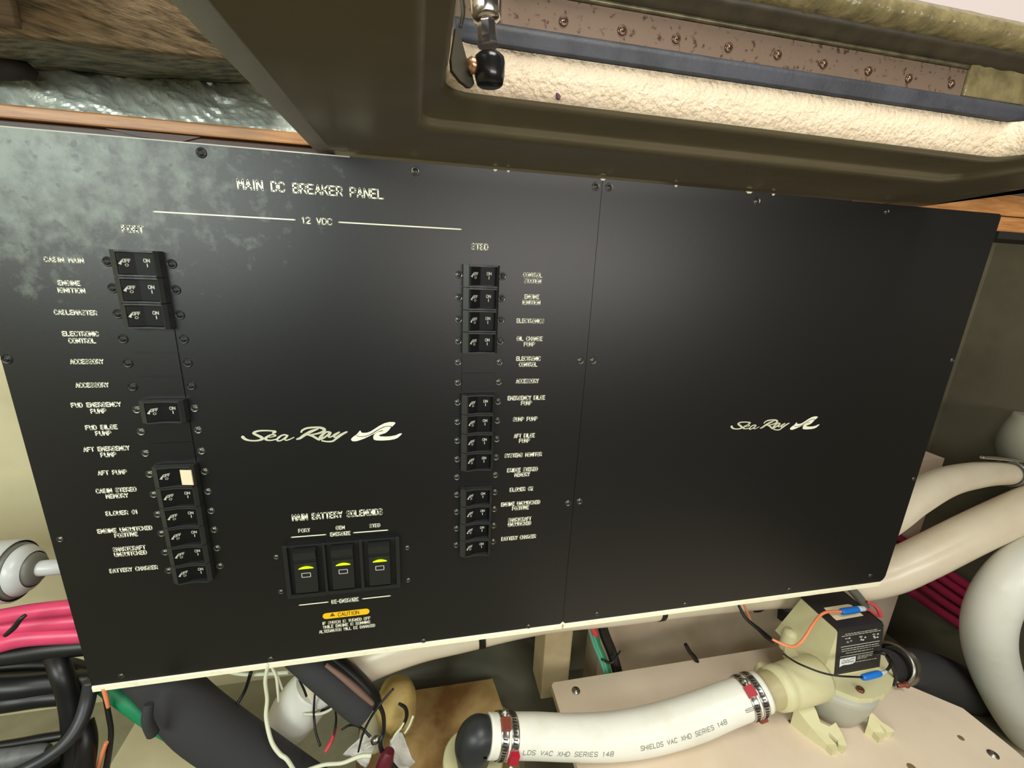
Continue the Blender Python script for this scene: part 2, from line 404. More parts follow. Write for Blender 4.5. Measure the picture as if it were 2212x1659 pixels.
# ================================================================ SETTING
# deck underside: one moulding with a stepped hatch opening (flange, bead, step, coaming)
def opening_ring(xl, yf, xr, z, r, n=6):
    pts = [(xl, -1.15, z), (xl, -0.6, z), (xl, yf - r, z)]
    for k in range(1, n):
        a = PI - k * PI / 2 / n
        pts.append((xl + r + r * math.cos(a), yf - r + r * math.sin(a), z))
    pts += [(xl + r, yf, z)] + [(xl + r + (xr - xl - 2 * r) * t, yf, z) for t in (0.25, 0.5, 0.75)] + [(xr - r, yf, z)]
    for k in range(1, n):
        a = PI / 2 - k * PI / 2 / n
        pts.append((xr - r + r * math.cos(a), yf - r + r * math.sin(a), z))
    pts += [(xr, yf - r, z), (xr, -0.16, z), (xr, -0.24, z)]
    return pts
PROF = [  # left edge x, far edge y, right edge x, z, corner radius
    (-0.0755, 0.0300, 0.480, 0.0790, 0.001), (-0.0755, 0.0295, 0.480, 0.0748, 0.001), (-0.0636, 0.0290, 0.474, 0.0746, 0.001), (-0.0632, 0.0285, 0.4735, 0.0740, 0.001),
    (-0.0618, 0.0280, 0.473, 0.0740, 0.001), (-0.0612, 0.0275, 0.472, 0.0742, 0.001),
    (-0.0010, -0.0780, 0.412, 0.0735, 0.010), (0.0004, -0.0840, 0.409, 0.0737, 0.010), (0.0018, -0.0878, 0.4065, 0.0743, 0.010),
    (0.0028, -0.0902, 0.4047, 0.0755, 0.010), (0.0033, -0.0915, 0.4043, 0.0769, 0.010), (0.0034, -0.0918, 0.4042, 0.0786, 0.010), (0.0040, -0.0926, 0.403, 0.0789, 0.010),
    (0.0110, -0.1260, 0.390, 0.0787, 0.013), (0.0128, -0.1305, 0.387, 0.0793, 0.013), (0.0137, -0.1328, 0.3855, 0.0812, 0.013),
    (0.0142, -0.1342, 0.3850, 0.0850, 0.013), (0.0150, -0.1362, 0.3840, 0.1008, 0.013), (0.0100, -0.1300, 0.389, 0.1020, 0.015), (-0.0500, -0.0200, 0.50, 0.1022, 0.02)]
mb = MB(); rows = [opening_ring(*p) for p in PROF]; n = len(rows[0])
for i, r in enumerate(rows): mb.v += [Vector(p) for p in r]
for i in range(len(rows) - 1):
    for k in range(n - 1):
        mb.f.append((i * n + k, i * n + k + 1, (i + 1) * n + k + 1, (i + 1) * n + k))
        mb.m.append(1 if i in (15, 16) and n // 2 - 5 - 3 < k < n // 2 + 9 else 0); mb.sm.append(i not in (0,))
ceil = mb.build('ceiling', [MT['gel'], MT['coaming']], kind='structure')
q1, q2 = atz(1990, 446, 0.0738), atz(2330, 388, 0.0738)
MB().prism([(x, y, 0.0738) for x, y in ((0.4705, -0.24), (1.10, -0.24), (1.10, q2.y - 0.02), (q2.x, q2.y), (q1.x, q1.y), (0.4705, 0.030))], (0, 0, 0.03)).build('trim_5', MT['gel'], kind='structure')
# underside over the left locker, out of frame toward the camera, and hull sides
MB().box(-0.92, 0.40, 0.30, 0.33, -1.0, 0.4).build('wall_back', MT['cream'], kind='structure')
MB().box(0.40, 1.10, 0.30, 0.33, -1.0, 0.4).build('wall_far', MT['hull'], kind='structure')
MB().box(-0.95, -0.92, -1.3, 0.33, -1.0, 0.4).build('wall_left', MT['cream'], kind='structure')
MB().box(1.10, 1.13, -1.3, 0.33, -1.0, 0.4).build('wall_right', MT['hull'], kind='structure')
MB().box(-0.95, 1.13, -1.3, 0.33, -0.86, -0.83).build('floor', MT['floor_liner'], kind='structure')

# ================================================================ BREAKER PANEL
PX0, PXS, PX1, PZ1, PZ0 = -0.3025, 0.1556, 0.6127, 0.0716, -0.3964
def plate(mb, x0, x1, z0, z1, r_corners, y0=0.0, t=0.006):
    """slab with chosen rounded corners (bl, br, tr, tl) in the XZ plane"""
    pts = []
    for (cx, cz, sx, sz, r, a0) in ((x0, z0, 1, 1, r_corners[0], PI), (x1, z0, -1, 1, r_corners[1], 1.5 * PI), (x1, z1, -1, -1, r_corners[2], 0), (x0, z1, 1, -1, r_corners[3], PI / 2)):
        if r <= 0: pts.append((cx, y0, cz)); continue
        for k in range(5):
            a = a0 + k * PI / 8
            pts.append((cx + sx * r + r * math.cos(a), y0, cz + sz * r + r * math.sin(a)))
    mb.prism(pts, (0, t, 0))
    return pts
panel = thing('breaker_panel', ((PX0 + PXS) / 2, 0.003, PZ0), 'black main DC breaker panel with two columns of breakers and white lettering', 'panel')
mb = MB(); plate(mb, PX0, PXS - 0.0002, PZ0, PZ1, (0.003, 0.0045, 0.003, 0.002))
mb.build('face_plate', MT['panel'], panel)
blank = thing('blank_panel', ((PXS + PX1) / 2, 0.003, PZ0), 'plain black cover panel with a small script logo and no breakers', 'panel')
mb = MB(); plate(mb, PXS + 0.0002, PX1, PZ0, PZ1, (0.0045, 0.010, 0.004, 0.003))
mb.build('face_plate', MT['panel2'], blank)

# bare cream lower edge: the laminate's core shows on the wide chamfer
def edge_strip(x0, x1, w0, w1, root, r_end):
    mb = MB(); P = []; nseg = 40
    for i in range(nseg + 1):
        t = i / nseg; x = x0 + (x1 - x0) * t
        wd = w0 + (w1 - w0) * t + 0.0003 * noise.noise(Vector((x * 90, 3, 0)))
        P.append((x, wd))
    vs = []
    for x, wd in P:
        vs += [(x, -0.0002, PZ0 + 0.0006), (x, -0.0012, PZ0 - 0.0004), (x, -0.0012, PZ0 - wd), (x, 0.004, PZ0 - wd - 0.0006), (x, 0.006, PZ0 + 0.0006)]
    fs = []
    for i in range(nseg):
        for k in range(5):
            a, b_ = i * 5 + k, i * 5 + (k + 1) % 5
            fs.append((a, b_, b_ + 5, a + 5))
    fs += [(0, 1, 2, 3, 4), tuple(range(len(vs) - 5, len(vs)))]
    mb.add(vs, fs)
    return mb.build('bottom_edge', MT['core'], root)
edge_strip(PX0 + 0.0005, PXS - 0.001, 0.0054, 0.0052, panel, 0)['label'] = 'bare cream bottom edge'
edge_strip(PXS + 0.001, PX1 - 0.006, 0.0052, 0.0056, blank, 1)['label'] = 'bare cream bottom edge'
mb = MB(); c0 = aty(1216, 1340); mb.prism([(PXS - 0.004, -0.0003, PZ0 - 0.0005), (PXS + 0.004, -0.0003, PZ0 - 0.0005), (PXS + 0.0008, -0.0003, PZ0 + 0.0028), (PXS - 0.0008, -0.0003, PZ0 + 0.0028)], (0, 0.002, 0))
mb.build('corner_chip', MT['core'], blank)
# thin bare top edge where it is worn
mb = MB(); mb.box(PX0, -0.05, -0.0001, 0.0004, PZ1 - 0.0005, PZ1 + 0.0003); mb.build('top_edge', MT['ink_dim'], panel)
for x, y, wd, root in ((1070, 366, 9, panel), (1098, 368, 6, panel), (1460, 403, 7, blank), (1618, 417, 16, blank), (1670, 422, 8, blank), (1302, 393, 12, blank)):
    p = aty(x, y); h = pxm(p)
    mb = MB(); mb.prism([(p.x - wd / 2 * h, -0.0003, PZ1 + 0.0002), (p.x + wd / 2 * h, -0.0003, PZ1 + 0.0002), (p.x + wd / 4 * h, -0.0003, PZ1 - 3 * h), (p.x - wd / 4 * h, -0.0003, PZ1 - 3.5 * h)], (0, 0.001, 0))
    mb.build('edge_chip', MT['core'], root)

# screws: countersunk ring, domed head, cross slot; one shared mesh per kind
def screw_mesh(name, r, mats, lift=0.0):
    mb = MB()
    mb.lathe((0, 0, 0), (0, -1, 0), [(0.0000, r), (0.0007 + lift, r * 0.90), (0.0008 + lift, r * 0.82), (0.0001 + lift, r * 0.66), (0.0001 + lift, r * 0.62), (0.0006 + lift, r * 0.5), (0.0009 + lift, r * 0.2), (0.0009 + lift, 0)], 16)
    s, l = r * 0.09, r * 0.36
    for a, b_ in ((s, l), (l, s)):
        mb.box(-a, a, -0.00100 - lift, -0.0005 - lift, -b_, b_, 1)
    return mb.mesh(name, mats)
SM = screw_mesh('screw', 0.0037, [MT['screw_blk'], MT['slot']])
SM2 = screw_mesh('panel_screw', 0.0036, [MT['screw'], MT['slot']])
SM3 = screw_mesh('small_screw', 0.0028, [MT['screw'], MT['slot']])
SMR = screw_mesh('recessed_screw', 0.0034, [MT['screw'], MT['slot']])

ROW = [-0.01290 - 0.019035 * i for i in range(15)]
XP, XS = -0.2016, 0.0523                          # column centres
# ---- breakers
def breaker_meshes():
    W, H, hz = 0.0157, 0.0088, 0.00925
    b = MB()
    # end bevels (sloped shoulders) and curved rails above and below the rocker
    for sgn in (-1, 1):
        xs = [W, W - 0.0003, W - 0.0046, W - 0.0054] if sgn < 0 else [W, W - 0.0003, W - 0.0020, W - 0.0028]
        ys = [0.0, -0.0056, -0.0080, -H]
        vs = []
        for z in (-hz, hz):
            vs += [(sgn * x, y, z) for x, y in zip(xs, ys)] + [(sgn * xs[-1], 0.0, z)]
        fs = [(0, 1, 6, 5), (1, 2, 7, 6), (2, 3, 8, 7), (3, 4, 9, 8), (0, 1, 2, 3, 4), (5, 6, 7, 8, 9)]
        b.add(vs, fs)
    xl, xr = -W + 0.0048, W - 0.0024
    prof = []
    for k in range(9):
        t = k / 8; x = xl + (xr - xl) * t
        prof.append((x, -H + 0.0016 * math.sin(PI * t) ** 1.5))
    for z0, z1 in ((-hz, -hz + 0.00125), (hz - 0.00125, hz)):
        n = len(prof)
        vs = [(x, y, z0) for x, y in prof] + [(x, y, z1) for x, y in prof] + [(xl, 0, z0), (xr, 0, z0), (xl, 0, z1), (xr, 0, z1)]
        fs = [(i, i + 1, i + 1 + n, i + n) for i in range(n - 1)]
        fs += [tuple(range(n)) + (2 * n + 1, 2 * n), tuple(range(n, 2 * n)) + (2 * n + 3, 2 * n + 2)]
        b.add(vs, fs)
    b.box(xl, xr, -0.0012, 0.0, -hz, hz)
    body = b.mesh('breaker_body', MT['plastic_body'])
    r = MB(); rz = hz - 0.0018
    pts = [(xl + 0.0006, -0.0005), (xl + 0.0006, -0.0084), (xl + 0.0018, -0.0086), (-0.0016, -0.0050), (-0.0006, -0.0046), (xr - 0.0010, -0.0042), (xr - 0.0005, -0.0034), (xr - 0.0005, -0.0005)]
    r.prism([(x, y, -rz) for x, y in pts], (0, 0, 2 * rz))
    r.prism([(xl + 0.0003, -0.0005, -0.0022), (xl + 0.0003, -0.0079, -0.0022), (xl + 0.0012, -0.0087, -0.0022), (xl + 0.0012, -0.0005, -0.0022)], (0, 0, 0.0044), 0)
    rock = r.mesh('rocker', MT['rocker'])
    # markings lie on the two rocker facets
    def facet(mb, pa, pb, zc):
        for v in mb.v:
            t = (v.x - pa[0]) / (pb[0] - pa[0]); v.y = pa[1] + (pb[1] - pa[1]) * t - 0.00012
        return mb
    o = MB(); put_text(o, 'OFF', -0.0050, 0.0018, 0.0038, 0.0022, 0, 0.12)
    for s, e in zip(range(8), range(1, 9)):
        ribbon(o, [(-0.0052 + 0.00085 * math.cos(s * PI / 4), -0.0012 + 0.00085 * math.sin(s * PI / 4)), (-0.0052 + 0.00085 * math.cos(e * PI / 4), -0.0012 + 0.00085 * math.sin(e * PI / 4))], 0.00018, 0)
    o.flat([(-0.0094, 0, -0.0004), (-0.0074, 0, 0.0024), (-0.0066, 0, 0.0022), (-0.0076, 0, 0.0002), (-0.0078, 0, -0.0012)])
    facet(o, (xl + 0.0018, -0.0086), (-0.0016, -0.0050), 0)
    off = o.mesh('off_mark', MT['ink_dim'])
    o = MB(); put_text(o, 'ON', 0.0066, 0.0023, 0.0037, 0.0023, 0, 0.11)
    o.add([(0.0063, 0, -0.0024), (0.0069, 0, -0.0024), (0.0069, 0, 0.0002), (0.0063, 0, 0.0002)], [(0, 1, 2, 3)])
    facet(o, (-0.0006, -0.0046), (xr - 0.0010, -0.0042), 0)
    on = o.mesh('on_mark', MT['ink_dim'])
    return body, rock, off, on
BB, BR, BOFF, BON = breaker_meshes()
def breaker(x, z):
    o = link('circuit_breaker', BB, (x, 0, z), panel)
    for nm, me in (('rocker', BR), ('off_mark', BOFF), ('on_mark', BON)):
        c = bpy.data.objects.new(nm, me); C.objects.link(c); c.parent = o
    return o
gm = MB(); gm.prism([(x, -0.0008, z) for x, z in ((-0.0152, -0.0093), (0.0152, -0.0093), (0.0152, 0.0093), (-0.0152, 0.0093))], (0, 0.0008, 0))
gm.box(-0.0152, 0.0152, -0.0012, -0.0006, 0.0088, 0.0093)
GM = gm.mesh('filler_plate', MT['panel2'])
for i, z in enumerate(ROW):
    if i in (0, 1, 2, 6, 9, 10, 11, 12, 13, 14):
        bk = breaker(XP, z)
        if i == 9:
            m_ = MB(); m_.prism([(0.0062, -0.0088, -0.0066), (0.0150, -0.0102, -0.0066), (0.0152, -0.0094, -0.0066), (0.0064, -0.0080, -0.0066)], (0, 0, 0.0135))
            t_ = bpy.data.objects.new('tag', m_.mesh('tag', MT['tape'])); C.objects.link(t_); t_.parent = bk; t_['label'] = 'cream tag on the rocker end'
    else: link('filler_plate', GM, (XP, 0, z), panel)
    if i in (4, 5, 10): link('filler_plate', GM, (XS, 0, z), panel)
    else: breaker(XS, z)
    for x in (XP - 0.0207, XP + 0.0204): link('screw', SM if i < 6 else SMR, (x, 0, z + 0.0004), panel)
    for x in (XS - 0.0186, XS + 0.0192): link('screw', SMR, (x, 0, z + 0.0004), panel)
# ---- screws round the edges
for x, y, me, root in ((435, 330, SM, panel), (897, 370, SM2, panel), (1287, 403, SM2, panel), (15, 776, SM, panel), (130, 1165, SM3, panel), (262, 1460, SM3, panel), (585, 1423, SM3, panel),
                       (915, 1384, SM3, panel), (1142, 1353, SM3, panel), (1254, 779, SM2, panel), (1227, 1087, SM2, panel),
                       (1316, 405, SM2, blank), (1635, 435, SM2, blank), (1915, 457, SM3, blank), (2057, 778, SM3, blank), (1974, 1034, SM3, blank), (1281, 779, SM2, blank), (1252, 1083, SM2, blank),
                       (1290, 1326, SM3, blank), (1480, 1305, SM3, blank), (1705, 1273, SM3, blank), (1880, 1243, SM3, blank)):
    p = aty(x, y); link('screw', me, (p.x, 0, p.z), root)

# ---- lettering
def label_part(name, lines, hpx, bold=0.085, m='ink', root=None, lbl=None):
    mb = MB()
    for t, x0, x1, y in lines: text_px(mb, t, x0, x1, y, hpx, bold=bold)
    o = mb.build(name, MT[m], root or panel)
    if lbl: o['label'] = lbl
    return o
label_part('heading', [('MAIN DC BREAKER PANEL', 518, 833, 409)], 22.5, 0.075)
label_part('heading', [('12 VDC', 652, 718, 477.5)], 15, 0.085)
mb = MB(); rule_px(mb, 332, 458, 637, 474, 2.6); mb.build('rule', MT['ink'], panel)
mb = MB(); rule_px(mb, 732, 480.5, 996, 495, 2.6); mb.build('rule', MT['ink'], panel)
label_part('heading', [('PORT', 263, 311, 495)], 16, 0.10)
label_part('heading', [('STBD', 1018, 1055, 533)], 14.5, 0.09)
PORT = [[('CABIN MAIN', 95.3, 181.5, 561.5)], [('ENGINE', 125, 174, 611.4), ('IGNITION', 124, 184.6, 627.4)], [('CABLEMASTER', 117, 210.4, 675)],
        [('ELECTRONIC', 134.5, 214, 721), ('CONTROL', 148, 207.6, 736)], [('ACCESSORY', 151.2, 224.7, 781)], [('ACCESSORY', 163, 236, 831.7)],
        [('FWD EMERGENCY', 153.5, 262.6, 874.2), ('PUMP', 195.3, 230.3, 887.8)], [('FWD BILGE', 184, 254.7, 922.8), ('PUMP', 205.7, 241.2, 935.7)],
        [('AFT EMERGENCY', 179.9, 281.2, 969.2), ('PUMP', 216.8, 251.8, 982)], [('AFT PUMP', 210.8, 275, 1020.4)],
        [('CABIN STEREO', 206.8, 296, 1058.6), ('MEMORY', 228.3, 278, 1071)], [('BLOWER #1', 227.7, 299, 1107.3)],
        [('ENGINE UNSWITCHED', 209.8, 330.8, 1143.7), ('POSITIVE', 246.6, 298.5, 1155)], [('SMARTCRAFT', 243.2, 315.8, 1184.5), ('UNSWITCHED', 246.2, 318.4, 1195.4)],
        [('BATTERY CHARGER', 235.9, 342.7, 1229)]]
STBD = [[('CONTROL', 1129.9, 1171.9, 594), ('STATION', 1132, 1169.3, 607)], [('ENGINE', 1132.6, 1165.2, 640.9), ('IGNITION', 1128, 1167.5, 653.4)], [('ELECTRONICS', 1115.8, 1175.8, 693.2)],
        [('OIL CHANGE', 1116, 1172.4, 731.5), ('PUMP', 1131.2, 1155.8, 743.3)], [('ELECTRONIC', 1115, 1168.3, 774.6), ('CONTROL', 1121, 1161, 787.2)], [('ACCESSORY', 1114.4, 1164.2, 823)],
        [('EMERGENCY BILGE', 1096.7, 1178, 859.3), ('PUMP', 1125.2, 1149, 870.5)], [('SUMP PUMP', 1108, 1161.3, 905)], [('AFT BILGE', 1110, 1155.6, 940.9), ('PUMP', 1120.9, 1144.8, 951.6)],
        [('SYSTEMS MONITOR', 1090, 1171, 982.5)], [('BRIDGE STEREO', 1095.5, 1162, 1014.4), ('MEMORY', 1111.3, 1145, 1024.9)], [('BLOWER #2', 1101, 1151.8, 1056.5)],
        [('ENGINE UNSWITCHED', 1082.6, 1167.1, 1087), ('POSITIVE', 1106, 1142.7, 1096.9)], [('SMARTCRAFT', 1097.5, 1147.9, 1121.8), ('UNSWITCHED', 1097.2, 1147.4, 1131.4)],
        [('BATTERY CHARGER', 1083, 1158.2, 1161)]]
for i, l in enumerate(PORT): label_part('lettering', l, 11.6 - 0.15 * i, 0.10)
for i, l in enumerate(STBD): label_part('lettering', l, 10.4 - 0.12 * i, 0.10)
label_part('heading', [('MAIN BATTERY SOLENOIDS', 632, 829, 1111.5)], 14.5, 0.095)
label_part('lettering', [('PORT', 644, 670.5, 1145.6)], 8.5, 0.10)
label_part('lettering', [('GEN', 725, 745, 1139.6)], 8.5, 0.10)
label_part('lettering', [('STBD', 797.8, 821.6, 1135)], 8.5, 0.10)
label_part('lettering', [('ENERGIZE', 712.9, 757.6, 1152.8)], 9, 0.10)
label_part('lettering', [('DE-ENERGIZE', 715.8, 775.5, 1297)], 9, 0.10)
for a in ((629.7, 1160, 703.7, 1155), (764, 1150.5, 837.6, 1145), (646.6, 1306.7, 708.7, 1300.7), (783.3, 1293.3, 843, 1286.8)):
    mb = MB(); rule_px(mb, *a, 2.4); mb.build('rule', MT['ink'], panel)
# caution label
ca = aty(705, 1330); cb = aty(790.5, 1321.5); zc = (ca.z + cb.z) / 2; rr = 7.6 * pxm(ca)
mb = MB(); pts = []
for k in range(9): a = PI / 2 + k * PI / 8; pts.append((ca.x + rr * math.cos(a), -0.00012, zc + rr * math.sin(a)))
for k in range(9): a = -PI / 2 + k * PI / 8; pts.append((cb.x + rr * math.cos(a), -0.00012, zc + rr * math.sin(a)))
mb.prism(pts, (0, 0.0001, 0)); cl = mb.build('caution_label', MT['yellow'], panel); cl['label'] = 'yellow caution pill'
mb = MB(); text_px(mb, 'CAUTION', 730, 776, 1324.7, 8.2, lift=0.0003, bold=0.06)
t0 = aty(718, 1327.5); q = pxm(t0)
mb.flat([(t0.x - 5.5 * q, -0.0003, t0.z - 4 * q), (t0.x + 5.5 * q, -0.0003, t0.z - 4 * q), (t0.x, -0.0003, t0.z + 5 * q)])
wt = mb.build('warning_text', mat('label_brown', (96, 74, 16), 0.7), panel); wt.parent = cl; wt.location = Vector((0, 0, 0))
label_part('lettering', [('IF SWITCH IS TURNED OFF', 696.3, 801.4, 1340.7), ('WHILE ENGINE IS RUNNING', 698, 801, 1348.9), ('ALTERNATOR WILL BE DAMAGED', 689.4, 811.7, 1357.6)], 7.0, 0.09)

# script logo: brush strokes and a two-part swoosh, drawn once and used on both panels
def logo_mesh():
    mb = MB()
    z7 = lambda x, y: (500 + x / 11.06, 900 + y / 11.06)
    z8 = lambda x, y: (620 + x / 8.508, 900 + y / 8.508)
    org = aty(694, 933)
    def brush(pts, z, sc):
        P = smooth_path([(x, y, wd) for x, y, wd in pts], 5)
        ctr = [(aty(*z(x, y)) - org, wd / sc * 0.5 * pxm(aty(*z(x, y)))) for x, y, wd in P]
        for (a, ra), (b_, rb) in zip(ctr[:-1], ctr[1:]):
            d = Vector((b_.x - a.x, 0, b_.z - a.z))
            if d.length < 1e-7: continue
            nrm = Vector((-d.z, 0, d.x)).normalized()
            mb.add([a + nrm * ra, a - nrm * ra, b_ - nrm * rb, b_ + nrm * rb], [(0, 1, 2, 3)])
        for a, ra in ctr: mb.add([(a.x + ra * math.cos(k * PI / 4), 0, a.z + ra * math.sin(k * PI / 4)) for k in range(8)], [tuple(range(8))])
    brush([(275, 490, 80), (330, 535, 62), (430, 566, 40), (560, 574, 36), (670, 560, 44), (745, 525, 66), (705, 485, 66), (620, 445, 60), (545, 408, 58), (525, 392, 50), (570, 362, 50), (680, 336, 38), (850, 332, 34), (970, 340, 36), (1048, 356, 54), (1010, 382, 56), (985, 398, 30)], z7, 11.06)
    brush([(905, 492, 22), (990, 478, 22), (1055, 452, 34), (1035, 432, 28), (940, 436, 32), (860, 478, 50), (815, 525, 70), (860, 558, 42), (960, 562, 30), (1080, 535, 28)], z7, 11.06)
    brush([(1335, 455, 44), (1280, 432, 36), (1200, 450, 40), (1120, 505, 48), (1090, 555, 46), (1125, 578, 34), (1200, 560, 32), (1280, 500, 32), (1335, 455, 44)], z7, 11.06)
    brush([(1340, 450, 44), (1300, 505, 40), (1270, 545, 30), (1320, 562, 28), (1410, 532, 26), (1495, 492, 20)], z7, 11.06)
    brush([(185, 412, 30), (240, 395, 44), (310, 345, 52), (430, 278, 54), (530, 238, 34), (570, 226, 22)], z8, 8.508)
    brush([(262, 282, 30), (285, 248, 34), (370, 210, 36), (520, 196, 34), (630, 205, 46), (690, 238, 54), (655, 278, 46), (550, 312, 30), (430, 335, 26)], z8, 8.508)
    brush([(370, 325, 34), (470, 356, 40), (545, 398, 44), (590, 425, 34)], z8, 8.508)
    brush([(785, 288, 40), (730, 280, 32), (670, 318, 44), (610, 385, 58), (630, 408, 40), (700, 372, 34), (760, 325, 34), (795, 295, 40)], z8, 8.508)
    brush([(800, 298, 40), (775, 345, 38), (762, 372, 24), (810, 372, 24), (880, 320, 26), (960, 284, 26)], z8, 8.508)
    brush([(955, 288, 30), (890, 335, 34), (862, 372, 26), (900, 378, 24), (980, 328, 26), (1095, 278, 26)], z8, 8.508)
    brush([(1100, 280, 28), (1010, 330, 34), (900, 408, 36), (835, 450, 34), (740, 457, 28), (645, 442, 28)], z8, 8.508)
    for poly in ([(1340, 255), (1355, 262), (1362, 288), (1400, 298), (1470, 293), (1530, 273), (1600, 230), (1700, 165), (1790, 120), (1880, 98), (1960, 98), (1992, 110), (1985, 132), (1930, 184), (1900, 171), (1850, 168), (1780, 182), (1700, 218), (1600, 278), (1520, 325), (1440, 353), (1370, 363), (1310, 355), (1270, 335)],
                 [(1262, 336), (1300, 363), (1370, 374), (1440, 365), (1530, 334), (1620, 283), (1710, 228), (1790, 192), (1850, 179), (1890, 181), (1914, 193), (1860, 260), (1810, 300), (1740, 322), (1700, 335), (1690, 350), (1720, 360), (1800, 365), (1900, 360), (2000, 340), (2070, 308), (2112, 306), (2105, 325), (2040, 385), (1980, 412), (1880, 430), (1750, 438), (1640, 435), (1595, 420), (1583, 385), (1590, 345), (1620, 310), (1680, 278), (1780, 260), (1750, 252), (1700, 262), (1600, 312), (1500, 365), (1400, 410), (1280, 450), (1210, 452), (1178, 430), (1180, 405), (1215, 370)]):
        mb.flat([aty(*z8(x, y)) - org for x, y in poly])
    return mb.mesh('script_logo', MT['ink']), org
LOGO, lo = logo_mesh()
link('script_logo', LOGO, (lo.x, -0.00018, lo.z), panel)
l2 = aty(1674, 914)
o = link('script_logo', LOGO, (l2.x, -0.00018, l2.z), blank)
sc_ = (aty(1771, 908).x - aty(1578, 918).x) / (aty(867, 935).x - aty(521, 945).x)
o.scale = (sc_, 1, sc_)

# ---- battery solenoid rockers in their recessed bezel
c1, c2, c3 = aty(662, 1225), aty(742, 1218), aty(823, 1212)
zS = -0.2915; xs3 = [-0.1090, -0.0735, -0.0380]
xs3 = [aty(664, 1224).x, aty(743, 1217).x, aty(821, 1211).x]; zS = aty(743, 1219).z
hw, hh = 0.0152, 0.0262
mb = MB(); X0, X1 = xs3[0] - 0.0192, xs3[2] + 0.0192; Z0, Z1 = zS - hh - 0.004, zS + hh + 0.002
cols = [X0] + [v for x in xs3 for v in (x - hw, x + hw)] + [X1]
t = 0.004
for i in range(0, len(cols), 2): mb.bevbox(cols[i], cols[i + 1], -t, 0.0, Z0, Z1, 0.0008)
for x in xs3:
    mb.box(x - hw, x + hw, -t, 0, Z0, zS - hh); mb.box(x - hw, x + hw, -t, 0, zS + hh, Z1)
mb.build('rocker_bezel', MT['plastic'], panel)
rk = MB(); rw = 0.0098
pts = [(0, 0.0238), (-0.0020, 0.0240), (-0.0075, 0.0215), (-0.0062, 0.0105), (-0.0058, 0.0070), (-0.0070, -0.0130), (-0.0076, -0.0215), (-0.0050, -0.0240), (0, -0.0245)]
n_ = len(pts)
rk.prism([(-rw, y, z) for y, z in pts], (2 * rw, 0, 0))
RK = rk.mesh('rocker_switch', MT['plastic'])
ln_ = MB(); ln_.prism([(x, 0, z) for x, z in [(-0.0066, -0.0011)] + [(-0.0066 + 0.0132 * k / 8, -0.0009 + 0.0019 * math.sin(PI * k / 8)) for k in range(1, 8)] + [(0.0066, -0.0011)]], (0, -0.0009, 0))
LN = ln_.mesh('indicator', MT['lens'])
sy = MB()
for a, b_ in (((-0.0038, 0.0022), (0.0038, 0.0022)), ((0.0038, 0.0022), (0.0038, -0.0022)), ((0.0038, -0.0022), (-0.0038, -0.0022)), ((-0.0038, -0.0022), (-0.0038, 0.0022))): ribbon(sy, [a, b_], 0.00035, 0)
SY = sy.mesh('symbol', MT['ink_dim'])
gv = MB()
for dz in (0.0, 0.0022): gv.box(-rw - 0.0001, rw + 0.0001, -0.0002, 0.0004, dz - 0.0003, dz + 0.0003)
GV = gv.mesh('groove', MT['slot'])
for x in xs3:
    s = link('rocker_switch', RK, (x, 0, zS), panel)
    for nm, me, loc in (('indicator', LN, (0.0004, -0.0060, 0.0052)), ('symbol', SY, (0.0002, -0.0069, -0.0028)), ('groove', GV, (0, -0.0066, 0.0105))):
        c = bpy.data.objects.new(nm, me); C.objects.link(c); c.parent = s; c.location = loc
    d = MB(); d.box(x - hw, x + hw, -0.0004, -0.0001, zS - hh, zS + hh); d.build('recess', MT['slot'], panel)
for x, y in ((597, 1203), (880, 1183), (607, 1278), (882, 1253)):
    p = aty(x, y); link('screw', SM3, (p.x, 0, p.z), panel)
# ================================================================ ABOVE THE PANEL
def grid_patch(c00, c10, c11, c01, nx, ny, amp=0.0, freq=30.0, thick=0.002, seed=0, m=None, fold=0.0, smooth=True):
    """sheet between four room points, displaced along its normal; gets a thickness"""
    c00, c10, c11, c01 = map(Vector, (c00, c10, c11, c01))
    nrm = (c10 - c00).cross(c01 - c00).normalized()
    if nrm.dot(CAM - c00) < 0: nrm = -nrm
    vs = []
    for j in range(ny + 1):
        for i in range(nx + 1):
            u, v = i / nx, j / ny
            p = (c00 * (1 - u) + c10 * u) * (1 - v) + (c01 * (1 - u) + c11 * u) * v
            d = noise.noise(p * freq + Vector((seed, 0, 0))) * amp
            if fold:
                wv = noise.noise_vector(p * 40) * 0.006
                for fq, am in ((38, 1.0), (85, 0.6), (190, 0.25)):
                    q_ = p + wv
                    d += (1 - abs(noise.noise(Vector((q_.x * fq * 0.8 + q_.z * fq * 0.5, q_.z * fq, seed + fq))) * 2.0)) * fold * am * 0.5
            vs.append(p + nrm * d)
    n1 = len(vs); vs += [v - nrm * thick for v in vs]
    w_ = nx + 1; fs = []
    for j in range(ny):
        for i in range(nx):
            a = j * w_ + i
            fs.append((a, a + 1, a + 1 + w_, a + w_)); fs.append((a + n1, a + w_ + n1, a + 1 + w_ + n1, a + 1 + n1))
    ring = [i for i in range(nx + 1)] + [j * w_ + nx for j in range(1, ny + 1)] + [ny * w_ + i for i in range(nx - 1, -1, -1)] + [j * w_ for j in range(ny - 1, 0, -1)]
    for a, b_ in zip(ring, ring[1:] + ring[:1]): fs.append((a, b_, b_ + n1, a + n1))
    mb = MB()
    if not smooth: fs = [t for f in fs for t in ((f[0], f[1], f[2]), (f[0], f[2], f[3]))]
    mb.add(vs, fs, 0, smooth)
    return mb
def place(mb, name, m, label, cat, loc, group=None):
    o = mb.build(name, m, off=loc); o.location = loc
    return tag(o, label, cat, group)

